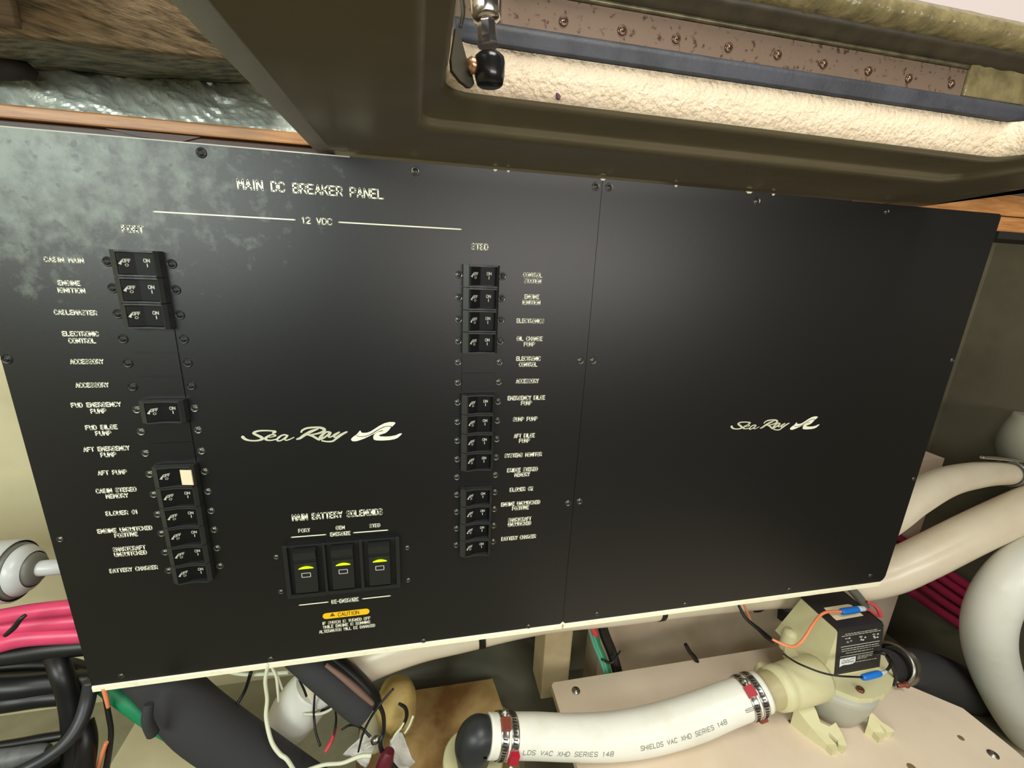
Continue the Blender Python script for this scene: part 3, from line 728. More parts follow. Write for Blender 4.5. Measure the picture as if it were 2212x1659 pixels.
mb = grid_patch(aty(-420, 190, 0.038), aty(700, 314, 0.038), aty(600, 158, 0.060), aty(-420, 92, 0.060), 170, 34, 0.0045, 26, 0.0006, 3, fold=0.0062, smooth=False)
place(mb, 'foil_insulation', MT['foil'], 'crumpled silver foil insulation above the wooden cleat', 'insulation', aty(300, 240, 0.03))
# cleat along the top of the panel
z1, z0 = aty(0, 223, 0.010).z, aty(0, 253, 0.010).z
mb = MB().bevbox(-0.52, -0.066, 0.010, 0.034, z0, z1, 0.0012)
place(mb, 'wooden_cleat', MT['wood'], 'varnished wooden cleat running between foil and black panel', 'cleat', (-0.3, 0.02, z0))
mb = MB().bevbox(-0.52, -0.064, 0.014, 0.04, 0.055, z0 - 0.0008, 0.0008)
mb.prism([(-0.215, 0.0125, z0 - 0.0005), (-0.155, 0.0125, z0 - 0.0005), (-0.170, 0.0125, z0 - 0.0055), (-0.195, 0.0125, z0 - 0.004)], (0, 0.004, 0))
place(mb, 'backing_batten', mat('dark_batten', (74, 44, 34), 0.5, col2=(34, 26, 20), nscale=30), 'dark wooden batten under the cleat behind the panel', 'batten', (-0.3, 0.03, 0.055))
# plywood above the foil
mb = grid_patch(aty(-450, 122, 0.054), aty(640, 190, 0.054), aty(560, 122, -0.040), aty(-450, 40, -0.040), 90, 14, 0.0022, 22, 0.006, 9)
place(mb, 'deck_plank', MT['ply_grey'], 'grey weathered plywood plank directly above the foil', 'plank', aty(300, 150, -0.0))
mb = grid_patch(aty(-480, 16, -0.058), aty(560, 140, -0.058), aty(470, -90, -0.105), aty(-480, -150, -0.105), 90, 20, 0.0012, 22, 0.010, 4)
place(mb, 'deck_plank', MT['ply'], 'brown plywood plank at the top with split grain', 'plank', aty(200, 40, -0.08))
mb = grid_patch(aty(-460, 4, -0.068), aty(48, 62, -0.068), aty(20, -60, -0.110), aty(-460, -130, -0.110), 30, 10, 0.001, 22, 0.008, 2)
place(mb, 'deck_plank', mat('dull_plywood', (132, 108, 84), 0.6, col2=(84, 66, 50), nscale=16, stretch=(2, 20, 20)), 'dull plywood offcut in the upper corner beside the split plank', 'plank', aty(0, 20, -0.08))
P, R = pathpx([(-160, 112, 0.02, 60), (-60, 128, 0.02, 70), (0, 140, 0.02, 60), (45, 150, 0.02, 44), (80, 168, 0.024, 22)], 5)
place(MB().sweep(P, R, 12), 'dark_padding', mat('dark_felt', (52, 48, 46), 0.9, bump=0.6, bscale=120), 'dark lump of padding tucked against the end of the foil', 'padding', P[0])
# wood at the other end of the panel
mb = MB().bevbox(0.430, 1.0, 0.012, 0.05, 0.0722, 0.0935, 0.0015); place(mb, 'wooden_cleat', MT['wood'], 'pale wooden cleat above the far corner of the plain panel', 'cleat', (0.7, 0.03, 0.079))
mb = MB().bevbox(0.628, 1.0, 0.012, 0.05, 0.0560, 0.0715, 0.0015); place(mb, 'backing_batten', MT['wood'], 'wooden batten ending just past the plain panel', 'batten', (0.75, 0.03, 0.056))
MB().box(0.630, 1.0, 0.008, 0.05, 0.048, 0.0552).build('trim_1', MT['black'], kind='structure')

# ---- open hatch: seal, hinge leaf with nine screws, lid edge
XH0, XH1 = 0.0165, 0.3845
hatch = thing('deck_hatch', (0.2, -0.1355, 0.1007), 'open deck hatch with black rubber seal and spotted hinge strip', 'hatch')
def extr(prof, x0, x1, name, m, root, nx=1, wob=0.0, cap=True, smooth=True):
    mb = MB(); n = len(prof); vs = []
    for i in range(nx + 1):
        x = x0 + (x1 - x0) * i / nx
        for k, (y, z) in enumerate(prof):
            d = noise.noise(Vector((x * 160, k * 3.1, 1.7))) * wob
            vs.append((x, y + d, z + d))
    fs = [(i * n + k, i * n + (k + 1) % n, (i + 1) * n + (k + 1) % n, (i + 1) * n + k) for i in range(nx) for k in range(n)]
    mb.add(vs, fs, 0, smooth); mb.add(vs[:n], [tuple(range(n))]); mb.add(vs[-n:], [tuple(range(n))])
    return mb.build(name, m, root)
extr([(-0.1350, 0.1010), (-0.1372, 0.1012), (-0.1385, 0.1022), (-0.1378, 0.1036), (-0.1392, 0.1062), (-0.1388, 0.1092), (-0.1368, 0.1110), (-0.134, 0.1112), (-0.130, 0.111), (-0.130, 0.101)], XH0, XH1 + 0.003, 'seal', MT['seal'], hatch, 120, 0.00022)
hg = extr([(-0.1357, 0.1108), (-0.1357, 0.1254), (-0.1335, 0.1254), (-0.1335, 0.1108)], XH0, 0.3320, 'hinge_leaf', MT['hinge'], hatch, 1, smooth=False)
hg['label'] = 'rust-spotted hinge strip'
HS = MB(); HS.lathe((0, 0, 0), (0, -1, 0), [(0, 0.0024), (0.0008, 0.0023), (0.0011, 0.0018), (0.0006, 0.0015), (0.0012, 0.0011), (0.0015, 0)], 16)
HSM = HS.mesh('screw', mat('hinge_screw', (128, 104, 88), 0.25, 0.9))
for x, y in ((1217, 46), (1343, 66), (1460, 84), (1573, 103), (1679, 119), (1778, 139), (1875, 154), (1962, 170), (2054, 182)):
    p = aty(x, y, -0.1357); s = bpy.data.objects.new('screw', HSM); C.objects.link(s); s.parent = hg; s.location = p - wloc(hg)
extr([(-0.1362, 0.1256), (-0.1372, 0.1261), (-0.1372, 0.1274), (-0.1362, 0.1279), (-0.1335, 0.1279), (-0.1335, 0.1256)], XH0, 0.3320, 'hinge_knuckle', mat('hinge_knuckle', (120, 112, 88), 0.4, 0.6, col2=(50, 44, 34), nscale=90), hatch, 60, 0.00015)
extr([(-0.1366, 0.1278), (-0.1385, 0.1300), (-0.1410, 0.1325), (-0.1440, 0.1345), (-0.1420, 0.136), (-0.13, 0.136), (-0.13, 0.1278)], XH0, XH1, 'lid_rebate', MT['lid_dark'], hatch, 80, 0.0005)
extr([(-0.1425, 0.1342), (-0.1475, 0.1352), (-0.1505, 0.1378), (-0.1512, 0.1408), (-0.1500, 0.1440), (-0.1470, 0.1475), (-0.14, 0.1485), (-0.136, 0.146), (-0.136, 0.1350)], XH0, XH1 + 0.004, 'lid_edge', MT['lid_edge'], hatch, 160, 0.0005)
extr([(-0.1465, 0.1475), (-0.1475, 0.1800), (-0.1480, 0.26), (-0.13, 0.26), (-0.13, 0.1475)], XH0, XH1 + 0.004, 'lid_lining', MT['lid_grey'], hatch, 1, smooth=False)
mb = MB().bevbox(0.3330, XH1, -0.1368, -0.1310, 0.1114, 0.1345, 0.0010); mb.build('end_block', MT['lid_edge'], hatch)

# ---- gas strut
yS = -0.165
sp = aty(1058, 140, yS)
strut = thing('gas_strut', sp, 'gas strut hanging down to a black ball socket at the hatch corner', 'strut')
ux = pxm(sp)
def axis_px(x, y): return aty(x, y, yS)
a0 = axis_px(1058, 186); a1 = axis_px(1057, 100); up_ = (axis_px(1050, 0) - axis_px(1053, 45)).normalized()
mb = MB().lathe(a0, a1 - a0, [(0, 0.0001), (0.0, 0.0050), (0.0006, 0.0058), (0.004, 0.0066), (0.009, 0.0068), (0.0108, 0.0064), (0.0120, 0.0050), (0.0122, 0.0001)], 28)
mb.build('ball_socket', mat('socket_plastic', (26, 26, 28), 0.22), strut)
b0 = axis_px(1055, 100); b1 = axis_px(1051, 42)
mb = MB().lathe(b0, b1 - b0, [(0, 0.0001), (0, 0.0048), (0.0008, 0.0045), (0.003, 0.0042), (0.011, 0.0040), (0.0112, 0.0001)], 8, smooth=False); mb.build('shaft', MT['chrome'], strut)
c0 = axis_px(1052, 48)
mb = MB().lathe(c0, up_, [(0, 0.0001), (0.0, 0.0040), (0.0005, 0.0056), (0.002, 0.0064), (0.006, 0.0067), (0.12, 0.0067), (0.12, 0.0001)], 28); mb.build('cylinder', MT['chrome'], strut)
e0 = axis_px(1034, 136); e1 = axis_px(1010, 146)
mb = MB().lathe(e0, e1 - e0, [(-0.002, 0.0001), (-0.002, 0.0020), (0.0010, 0.0024), (0.0022, 0.0034), (0.0045, 0.0030), (0.0052, 0.0001)], 16); mb.build('ball_stud', MT['brass'], strut)
lf = [(985, 60), (980, 95), (975, 128), (977, 152), (994, 174), (1012, 188), (1020, 188), (1025, 180), (1023, 172), (1018, 149), (1007, 122), (999, 92), (991, 62)]
mb = MB().prism([aty(x, y, yS + 0.004) for x, y in lf], Vector((-0.0008, 0.0022, 0))); mb.build('mounting_blade', MT['olive'], strut)
P, R = pathpx([(996, -20, yS + 0.006, 10), (1000, 20, yS + 0.006, 10), (999, 38, yS + 0.006, 9), (994, 60, yS + 0.006, 7)], 4); MB().sweep(P, R, 8).build('spring_clip', MT['olive'], strut)
# a fleck on the coaming
p = aty(1206, 207, -0.1355); q = pxm(p)
mb = MB().prism([(p.x - 4 * q, p.y, p.z + 6 * q), (p.x + 2 * q, p.y, p.z + 4 * q), (p.x + 6 * q, p.y, p.z - 1 * q), (p.x + 4 * q, p.y, p.z - 7 * q), (p.x - 2 * q, p.y, p.z - 4 * q)], (0, 0.0012, 0))
place(mb, 'dirt_fleck', mat('violet_dirt', (92, 66, 88), 0.8), 'small violet dirt fleck on the cream coaming', 'dirt', p)

# ================================================================ BELOW THE PANEL: BOARD AND PUMP
ZB = -0.590
brd = thing('mounting_board', (0.45, -0.1, ZB - 0.012), 'cream painted board with cut corner carrying the pump', 'board')
bl = atz(1190, 1475, ZB)
outline = [(bl.x + 0.004, bl.y), (0.640, bl.y), (0.690, 0.050), (0.708, 0.012), (0.712, -0.004)] + [tuple(atz(x, y, ZB).xy) for x, y in ((2080, 1530), (2190, 1618), (2260, 1680))] + [(0.74, -0.30), (bl.x, -0.30), (bl.x, bl.y - 0.004)]
mb = MB(); mb.prism([(x, y, ZB) for x, y in outline], (0, 0, -0.012)); mb.build('board', MT['board'], brd)
WS = MB().lathe((0, 0, 0), (0, 0, 1), [(0, 0.0062), (0.0010, 0.0058), (0.0010, 0.0036), (0.0014, 0.0034), (0.0024, 0.0020), (0.0026, 0.0001)], 18); WSM = WS.mesh('screw', MT['steel_dull'])
for x, y in ((1244, 1492), (2145, 1630)):
    p = atz(x, y, ZB); s = bpy.data.objects.new('screw', WSM); C.objects.link(s); s.parent = brd; s.location = p - wloc(brd)
for x, y, r in ((1706, 1558, 3.6), (2076, 1594, 6), (1970, 1658, 9)):
    p = atz(x, y, ZB + 0.0003); q = pxm(p)
    mb = MB().lathe(p, (0, 0, 1), [(0, r * q), (0.0003, r * q * 0.8), (0.0003, 0.0001)], 10); mb.build('old_screw_hole', mat('hole_brown', (120, 98, 74), 0.8), brd)

def Zq(z): return lambda x, y: atz(1580 + x / 4.367, 1260 + y / 4.367, z)
def zp(x, y): return (1580 + x / 4.367, 1260 + y / 4.367)
pump = thing('bilge_pump', (0.572, 0.0, ZB), 'cream diaphragm pump with black warning label standing on the board', 'pump')
# lower bowl
mb = MB().lathe((0.566, -0.008, ZB + 0.0005), (0, 0, 1), [(0, 0.0001), (0, 0.033), (0.004, 0.039), (0.02, 0.045), (0.045, 0.049), (0.056, 0.050), (0.056, 0.0001)], 36); mb.build('pump_bowl', MT['bowl'], pump)
# flange with lugs
zF = -0.526
fo = [(500, 640), (560, 735), (700, 880), (775, 955), (815, 972), (838, 948), (900, 962), (1000, 1010), (1130, 1062), (1210, 1090), (1340, 1084), (1450, 1040), (1520, 955), (1536, 880), (1500, 790), (1420, 640), (1200, 520), (700, 400), (570, 470), (505, 560)]
mb = MB().prism([Zq(zF)(x, y) for x, y in fo], (0, 0, -0.010)); mb.build('flange', MT['pump'], pump)
BS = MB().lathe((0, 0, 0), (0, 0, 1), [(0, 0.0048), (0.003, 0.0046), (0.004, 0.0036), (0.0025, 0.0024), (0.0025, 0.0001)], 12); BSM = BS.mesh('bolt', mat('rusty_bolt', (126, 88, 66), 0.4, 0.7))
for x, y in ((545, 585), (812, 838), (1212, 1010)):
    p = Zq(zF)(x, y); s = bpy.data.objects.new('bolt', BSM); C.objects.link(s); s.parent = pump; s.location = p - wloc(pump)
p = Zq(zF)(560, 600)
mb = MB().lathe(p + Vector((0.002, 0.008, 0)), (0, 0, 1), [(-0.01, 0.010), (0.016, 0.0095), (0.021, 0.007), (0.0225, 0.0001)], 18); mb.build('lug', MT['pump'], pump)
for x, y, h in ((1170, 1080, 0.018), (815, 955, 0.010)):
    p = Zq(zF - 0.008)(x, y)
    mb = MB().lathe(p, (0, 0, -1), [(0, 0.008), (h * 0.8, 0.006), (h, 0.0001)], 14); mb.build('lug', MT['pump'], pump)
# motor housing
X0, X1 = 0.5472, 0.6222
def frustum(b, t):
    mb = MB(); vs = [(b[0], b[2], b[4]), (b[1], b[2], b[4]), (b[1], b[3], b[4]), (b[0], b[3], b[4]), (t[0], t[2], t[4]), (t[1], t[2], t[4]), (t[1], t[3], t[4]), (t[0], t[3], t[4])]
    return mb.add(vs, [(0, 1, 2, 3), (4, 5, 6, 7), (0, 1, 5, 4), (1, 2, 6, 5), (2, 3, 7, 6), (3, 0, 4, 7)])
mb = frustum((0.5265, 0.6240, -0.0195, 0.062, zF), (X0 + 0.0004, X1 - 0.0006, -0.0078, 0.052, -0.4612)); mb.build('motor_housing', MT['pump'], pump)
prof = [(0.0530, -0.4612), (0.0530, -0.4590), (-0.0065, -0.4590), (-0.0085, -0.4600), (-0.0092, -0.4620), (-0.0200, -0.5205), (-0.0200, -0.5235), (-0.0160, -0.5235), (-0.0080, -0.4640), (-0.0060, -0.4612)]
mb = MB().prism([(X0, y, z) for y, z in prof], (X1 - X0, 0, 0)); mb.prism([(X1 - 0.0010, y, z) for y, z in [(0.053, -0.459), (-0.0065, -0.459), (-0.0092, -0.462), (-0.020, -0.5235), (0.056, -0.5235)]], (0.0022, 0, 0))
lab = mb.build('black_label', MT['label'], pump)
FT, FB = Vector((X0, -0.0092, -0.462)), Vector((X0, -0.0200, -0.5205))
fn = Vector((0, FB.z - FT.z, -(FB.y - FT.y))).normalized(); fn = fn if fn.y < 0 else -fn
def lp(u, v): return FT + (FB - FT) * v + Vector(((X1 - X0) * u, 0, 0)) + fn * 0.00025
def quad(mb, u0, u1, v, hv): mb.add([lp(u0, v - hv), lp(u1, v - hv), lp(u1, v + hv), lp(u0, v + hv)], [(0, 1, 2, 3)])
mb = MB()
quad(mb, .08, .95, .375, .008); quad(mb, .08, .95, .615, .008)
rnd = random.Random(3)
def words(mb, u0, u1, v, hv):
    u = u0
    while u < u1:
        l = rnd.uniform(.03, .085); quad(mb, u, min(u + l, u1), v, hv); u += l + .012
words(mb, .15, .88, .075, .008); words(mb, .08, .95, .115, .008)
words(mb, .10, .93, .435, .009); words(mb, .10, .95, .485, .007); words(mb, .2, .82, .545, .008)
words(mb, .47, .82, .665, .007); words(mb, .47, .80, .70, .007); words(mb, .47, .68, .735, .006); words(mb, .33, .92, .80, .007)
# pictograms and flag emblem
for k, uc in enumerate((.25, .56, .86)):
    for j in range(5):
        a = rnd.uniform(0, 6.28)
        uu, vv = uc + .05 * math.cos(a + j * 1.2), .235 + .05 * math.sin(a + j * 1.2)
        mb.add([lp(uu - .03, vv), lp(uu, vv - .028), lp(uu + .03, vv), lp(uu, vv + .022)], [(0, 1, 2, 3)])
    words(mb, uc - .09, uc - .02, .185, .010)
pr = mb.build('label_print', MT['ink_dim'], pump); pr.parent = lab; pr.location = (0, 0, 0)
mb = MB(); mb.flat([lp(*q_) for q_ in ((.08, .665), (.43, .655), (.43, .80), (.37, .83), (.27, .835), (.17, .825), (.08, .86))])
fl_ = mb.build('flag_emblem', mat('emblem_white', (226, 228, 230), 0.6), pump); fl_.parent = lab; fl_.location = (0, 0, 0)
mb = MB()
for a, b_ in (((.12, .75), (.17, .70)), ((.17, .70), (.20, .74)), ((.20, .74), (.25, .71)), ((.25, .71), (.28, .735)), ((.28, .735), (.33, .705)), ((.33, .705), (.40, .70)), ((.12, .775), (.22, .77)), ((.22, .77), (.40, .765))):
    pa, pb = lp(*a) + fn * 0.0002, lp(*b_) + fn * 0.0002; dv = Vector((0, 0, 0.0005))
    mb.add([pa - dv, pb - dv, pb + dv, pa + dv], [(0, 1, 2, 3)])
fm = mb.build('emblem_mark', MT['label'], pump); fm.parent = lab; fm.location = (0, 0, 0)
zt = -0.4587
mb = MB().prism([Zq(zt)(x, y) for x, y in ((870, 232), (1095, 198), (1130, 205), (1245, 305), (990, 350), (960, 325))], (0, 0, 0.0003)); st = mb.build('paper_sticker', mat('sticker', (238, 220, 182), 0.7), pump)
# feet
def leg(poly, ya, za, yb, zb):
    pts = []
    for x, y in poly:
        t = min(max((y - ya) / (yb - ya), 0), 1); pts.append(Zq(za + (zb - za) * t)(x, y))
    mb = MB(); n = len(pts)
    low = [Vector((p.x, p.y, ZB)) for p in pts]
    tri = tessellate_polygon([pts])
    mb.add(pts + low, [tuple(t) for t in tri] + [tuple(i + n for i in t) for t in tri] + [(i, (i + 1) % n, (i + 1) % n + n, i + n) for i in range(n)])
    return mb.build('foot', MT['pump'], pump)
leg([(600, 1165), (660, 1120), (745, 1100), (800, 1200), (840, 1312), (925, 1352), (985, 1312), (1050, 1430), (1092, 1535), (1060, 1560), (1010, 1520), (1000, 1480), (960, 1440), (915, 1405), (925, 1450), (990, 1520), (1003, 1558), (960, 1578), (900, 1520), (740, 1345)], 1120, -0.556, 1500, -0.580)
leg([(1285, 1330), (1310, 1215), (1350, 1240), (1420, 1310), (1500, 1360), (1540, 1395), (1510, 1425), (1478, 1410), (1440, 1360), (1395, 1320), (1405, 1350), (1450, 1410), (1440, 1450), (1400, 1462), (1340, 1400)], 1215, -0.560, 1400, -0.581)
# inlet port
a = aty(1640, 1497, -0.020); b_ = aty(1765, 1462, -0.012)
ax = b_ - a; L = ax.length; k_ = pxm(a)
mb = MB().lathe(a, ax, [(-0.004, 0.0001), (-0.004, 36 * k_), (0.22 * L, 37 * k_), (0.25 * L, 40 * k_)], 32); mb.build('inlet_spigot', MT['pump_dark'], pump)
mb = MB().lathe(a, ax, [(0.22 * L, 36 * k_), (0.24 * L, 43 * k_), (0.36 * L, 45 * k_), (0.40 * L, 42 * k_), (0.43 * L, 44 * k_), (0.52 * L, 45 * k_), (0.62 * L, 46 * k_), (0.95 * L, 46 * k_), (1.02 * L, 40 * k_), (1.02 * L, 0.0001)], 36); mb.build('inlet_nut', MT['pump'], pump)
p = aty(1655, 1440, 0.010)
mb = MB().lathe(p, (0.3, 0, 1), [(-0.014, 0.011), (-0.002, 0.011), (0.0, 0.009), (0.0005, 0.0001)], 18); mb.build('cap', MT['pump'], pump)

# ---- hose between elbow and pump
def along(pts, x):
    S = smooth_path(pts, 10)
    for (a, b_) in zip(S[:-1], S[1:]):
        if a[0] <= x <= b_[0]:
            t = (x - a[0]) / (b_[0] - a[0]); q = [u + (v - u) * t for u, v in zip(a, b_)]
            p = aty(q[0], q[1], q[2]); T = (aty(*b_[:3]) - aty(*a[:3])).normalized()
            return p, T, q[3] * 0.5 * pxm(p)
HP = [(1052, 1589, -0.020, 82), (1150, 1589, -0.020, 84), (1230, 1592, -0.020, 84), (1320, 1590, -0.020, 87), (1400, 1578, -0.020, 89), (1490, 1553, -0.020, 88), (1570, 1522, -0.020, 83), (1645, 1494, -0.020, 80)]
hose, fr = tube('discharge_hose', HP, MT['hose'], 'white reinforced hose with grey print joining black elbow to pump', 'hose', seg=40, k=10)
def hose_text(txt, x0, x1, sth, hpx):
    st, tw = text_strokes(txt); mb = MB()
    for pl in st:
        P = []
        fine = []
        for (a, b_) in zip(pl[:-1], pl[1:]): fine += [((a[0] + (b_[0] - a[0]) * t), (a[1] + (b_[1] - a[1]) * t)) for t in (0, .5)]
        fine.append(pl[-1])
        for s_, t_ in fine:
            p, T, r = along(HP, x0 + (x1 - x0) * s_ / tw)
            c_ = (CAM - p); c_ = (c_ - T * c_.dot(T)).normalized(); dn = T.cross(c_); dn = dn if dn.z < 0 else -dn
            th = math.asin(sth) - (t_ - .5) * hpx * pxm(p) / r / math.cos(math.asin(sth))
            P.append(p + (c_ * math.cos(th) + dn * math.sin(th)) * r * 1.004)
        mb.sweep(P, 0.00042, 5, smooth=False)
    o = mb.build('hose_print', MT['print'], hose); return o
hose_text('LDS VAC XHD SERIES 148', 1119, 1305, 0.66, 7)
hose_text('SHIELDS VAC XHD SERIES 148', 1362, 1545, 0.58, 7)
hose_text('S', 1586, 1606, 0.50, 5)

def clamp(x, wpx, hx, hy, label, hm, group, pts=HP, screw_dir=0, tilt=0):
    p, T, r = along(pts, x); wd = wpx * pxm(p)
    root = thing('hose_clamp', p, label, 'hose clamp', group)
    R0 = r * 1.015; R1 = R0 + 0.0009
    mb = MB().lathe(p, T, [(-wd / 2, R0), (-wd / 2, R1), (-wd / 2 + 0.0006, R1 + 0.0003), (-wd * .3, R1), (wd * .3, R1), (wd / 2 - 0.0006, R1 + 0.0003), (wd / 2, R1), (wd / 2, R0)], 44); mb.build('band', MT['steel'], root)
    d = aty(hx, hy, p.y - 0.01) - p; d = (d - T * d.dot(T)).normalized(); e = T.cross(d)
    # slots of the worm drive
    mb = MB(); n = 44
    for k in range(n):
        a = 2 * PI * k / n
        if math.cos(a) > .86: continue
        u = d * math.cos(a) + e * math.sin(a); tn = -d * math.sin(a) + e * math.cos(a)
        c0 = p + u * (R1 + 0.0001)
        mb.add([c0 + T * (s1 * wd * .25) + tn * (s2 * 0.0006 + s1 * 0.0003) + u * (0.0003 * s3) for s1 in (-1, 1) for s2 in (-1, 1) for s3 in (-1, 1)],
               [(0, 1, 3, 2), (4, 6, 7, 5), (0, 4, 5, 1), (2, 3, 7, 6), (0, 2, 6, 4), (1, 5, 7, 3)])
    mb.build('band_slots', MT['slot'], root)
    # housing and screw
    hc = p + d * (R1 + 0.0022)
    vs = []
    for s1 in (-1, 1):
        for s2 in (-1, 1):
            for s3 in (-1, 1): vs.append(hc + T * (s1 * wd * .55) + e * (s2 * 0.0062) + d * (s3 * 0.0030 - (0.0014 if s3 < 0 else 0) - abs(s2) * 0.0004))
    mb = MB().add(vs, [(0, 1, 3, 2), (4, 6, 7, 5), (0, 4, 5, 1), (2, 3, 7, 6), (0, 2, 6, 4), (1, 5, 7, 3)])
    mb.build('worm_housing', hm, root)
    sd = e * (1 if screw_dir >= 0 else -1)
    mb = MB().lathe(hc + sd * 0.005, sd, [(0, 0.0026), (0.004, 0.0026), (0.0045, 0.0042), (0.0075, 0.0042), (0.0085, 0.0034), (0.0085, 0.0001)], 12); mb.build('worm_screw', MT['steel_dull'], root)
    return root
g_ = 'hose clamps on the white pump hose'
clamp(1079, 17, 1083, 1545, 'stainless clamp next to the elbow with rusty housing on top', MT['rust'], g_, screw_dir=-1)
clamp(1100, 17, 1096, 1608, 'stainless clamp beside the elbow with bright red housing in front', MT['housing_red'], g_, screw_dir=1)
clamp(1609, 15, 1612, 1497, 'stainless clamp near pump with red housing on the upper front', MT['housing_red'], g_, screw_dir=-1)
clamp(1627, 15, 1640, 1535, 'stainless clamp closest to pump with rusty housing underneath', MT['rust'], g_, screw_dir=1)

# ---- elbow on its cream flange
elb = thing('pipe_elbow', aty(1022, 1640, -0.02), 'black rubber elbow turning down into a round cream flange', 'elbow')
P, R = pathpx([(1053, 1590, -0.020, 72), (1044, 1589, -0.020, 76), (1034, 1591, -0.020, 82), (1027, 1600, -0.020, 84), (1023, 1612, -0.020, 82), (1022, 1628, -0.020, 74), (1022, 1640, -0.020, 70)], 5)
MB().sweep(P, R, 26).build('elbow', MT['rubber'], elb)
pz = atz(1022, 1632, -0.566)
MB().lathe(pz, (0, 0, -1), [(0, 0.0001), (0, 0.033), (0.001, 0.035), (0.010, 0.036), (0.012, 0.034), (0.030, 0.030), (0.030, 0.0001)], 40).build('flange', MT['pump'], elb)
# ---- pump wiring and outlet
tube('orange_wire', [(1668, 1381, -0.006, 5), (1694, 1393, -0.014, 6), (1713, 1397, -0.016, 6), (1727, 1390, -0.014, 6), (1740, 1375, -0.012, 6), (1754, 1352, -0.006, 6), (1770, 1331, 0.002, 6), (1786, 1322, 0.006, 6), (1809, 1321, 0.010, 6), (1820, 1321, 0.010, 6)], MT['wire_orange'], 'orange wire curving up the pump side to the blue crimp', 'wire', seg=8)
cr = thing('crimp_connector', aty(1843, 1318, 0.010), 'blue crimp connector on the paper sticker on the pump top', 'connector')
P, R = pathpx([(1817, 1322, 0.010, 12), (1822, 1321, 0.010, 14), (1848, 1317, 0.010, 14), (1853, 1316, 0.010, 13)], 3); MB().sweep(P, R, 12).build('crimp_sleeve', MT['blue'], cr)
P, R = pathpx([(1850, 1316, 0.010, 11), (1858, 1315, 0.010, 12), (1867, 1315, 0.010, 10)], 3); MB().sweep(P, R, 12).build('clear_end', MT['clear'], cr)
tube('red_wire', [(1865, 1315, 0.010, 6), (1878, 1318, 0.012, 6), (1888, 1325, 0.014, 6), (1896, 1331, 0.02, 6)], MT['wire_red'], 'short red wire leaving the blue crimp on the pump top', 'wire', seg=8)
tube('red_wire', [(1872, 1300, 0.05, 6), (1888, 1307, 0.045, 7), (1897, 1318, 0.04, 8), (1903, 1332, 0.036, 8)], MT['wire_red'], 'red wire looping down behind the far edge of the pump box', 'wire', seg=8)
tube('wire_sleeve', [(1588, 1290, 0.05, 5), (1596, 1308, 0.048, 6), (1611, 1335, 0.036, 7), (1640, 1360, 0.018, 9), (1655, 1374, 0.006, 12), (1669, 1385, -0.006, 10)], MT['cable_blk'], 'black sleeve descending from the panel to the orange wire', 'sleeve', seg=10)
tube('orange_wire', [(1604, 1300, 0.05, 4), (1612, 1318, 0.05, 5), (1622, 1340, 0.05, 4)], MT['wire_orange'], 'short orange wire tail just under the plain panel edge', 'wire', seg=8)
tube('black_wire', [(1692, 1412, -0.010, 3.5), (1715, 1428, -0.022, 4), (1740, 1440, -0.034, 4), (1775, 1453, -0.046, 4), (1810, 1460, -0.056, 4), (1864, 1463, -0.062, 4)], MT['cable_blk'], 'thin black wire crossing the pump flange to the blue crimp', 'wire', seg=8)
cr = thing('crimp_connector', aty(1880, 1460, -0.062), 'blue crimp connector lying on the front of the pump flange', 'connector')
P, R = pathpx([(1862, 1464, -0.062, 9), (1868, 1463, -0.062, 13), (1895, 1456, -0.062, 13), (1900, 1455, -0.061, 11)], 3); MB().sweep(P, R, 12).build('crimp_sleeve', MT['blue'], cr)
P, R = pathpx([(1899, 1455, -0.061, 7), (1908, 1453, -0.060, 7), (1915, 1450, -0.058, 5)], 3); MB().sweep(P, R, 12).build('clear_end', MT['clear'], cr)
tube('black_wire', [(1914, 1450, -0.056, 5), (1922, 1440, -0.050, 6), (1926, 1428, -0.045, 8), (1918, 1416, -0.034, 9), (1905, 1410, -0.030, 9), (1890, 1411, -0.022, 8)], MT['cable_blk'], 'black lead bending round from the pump label to the blue crimp', 'wire', seg=10)
tube('black_wire', [(1925, 1425, -0.030, 7), (1932, 1445, -0.034, 7), (1934, 1465, -0.036, 8), (1930, 1480, -0.036, 7)], MT['cable_blk'], 'black lead running down between pump box and outlet clamp', 'wire', seg=10)
# outlet hose with its clamp
tube('outlet_hose', [(1915, 1440, 0.020, 70), (1950, 1447, 0.034, 84), (2000, 1455, 0.060, 92), (2060, 1478, 0.09, 92), (2120, 1512, 0.115, 88), (2180, 1562, 0.125, 84), (2260, 1640, 0.125, 84)], MT['rubber_matt'], 'dull black hose leaving the pump toward the hull side', 'hose', seg=22)
oc = thing('hose_clamp', aty(1945, 1440, 0.02), 'wide glassy clamp on the pump outlet with rusty screw', 'hose clamp')
p0, p1 = aty(1926, 1432, 0.015), aty(1968, 1442, 0.020)
MB().lathe(p0, p1 - p0, [(0, 0.026), (0.0, 0.0275), (0.004, 0.030), (0.007, 0.0275), (0.013, 0.0275), (0.016, 0.030), (0.020, 0.029), (0.022, 0.026)], 32).build('band', MT['steel_dull'], oc)
p0 = aty(1938, 1481, -0.012); MB().lathe(p0, (1, -0.3, 0.3), [(0, 0.003), (0.010, 0.003), (0.011, 0.0045), (0.014, 0.0045), (0.0145, 0.0001)], 12).build('worm_screw', MT['rust'], oc)

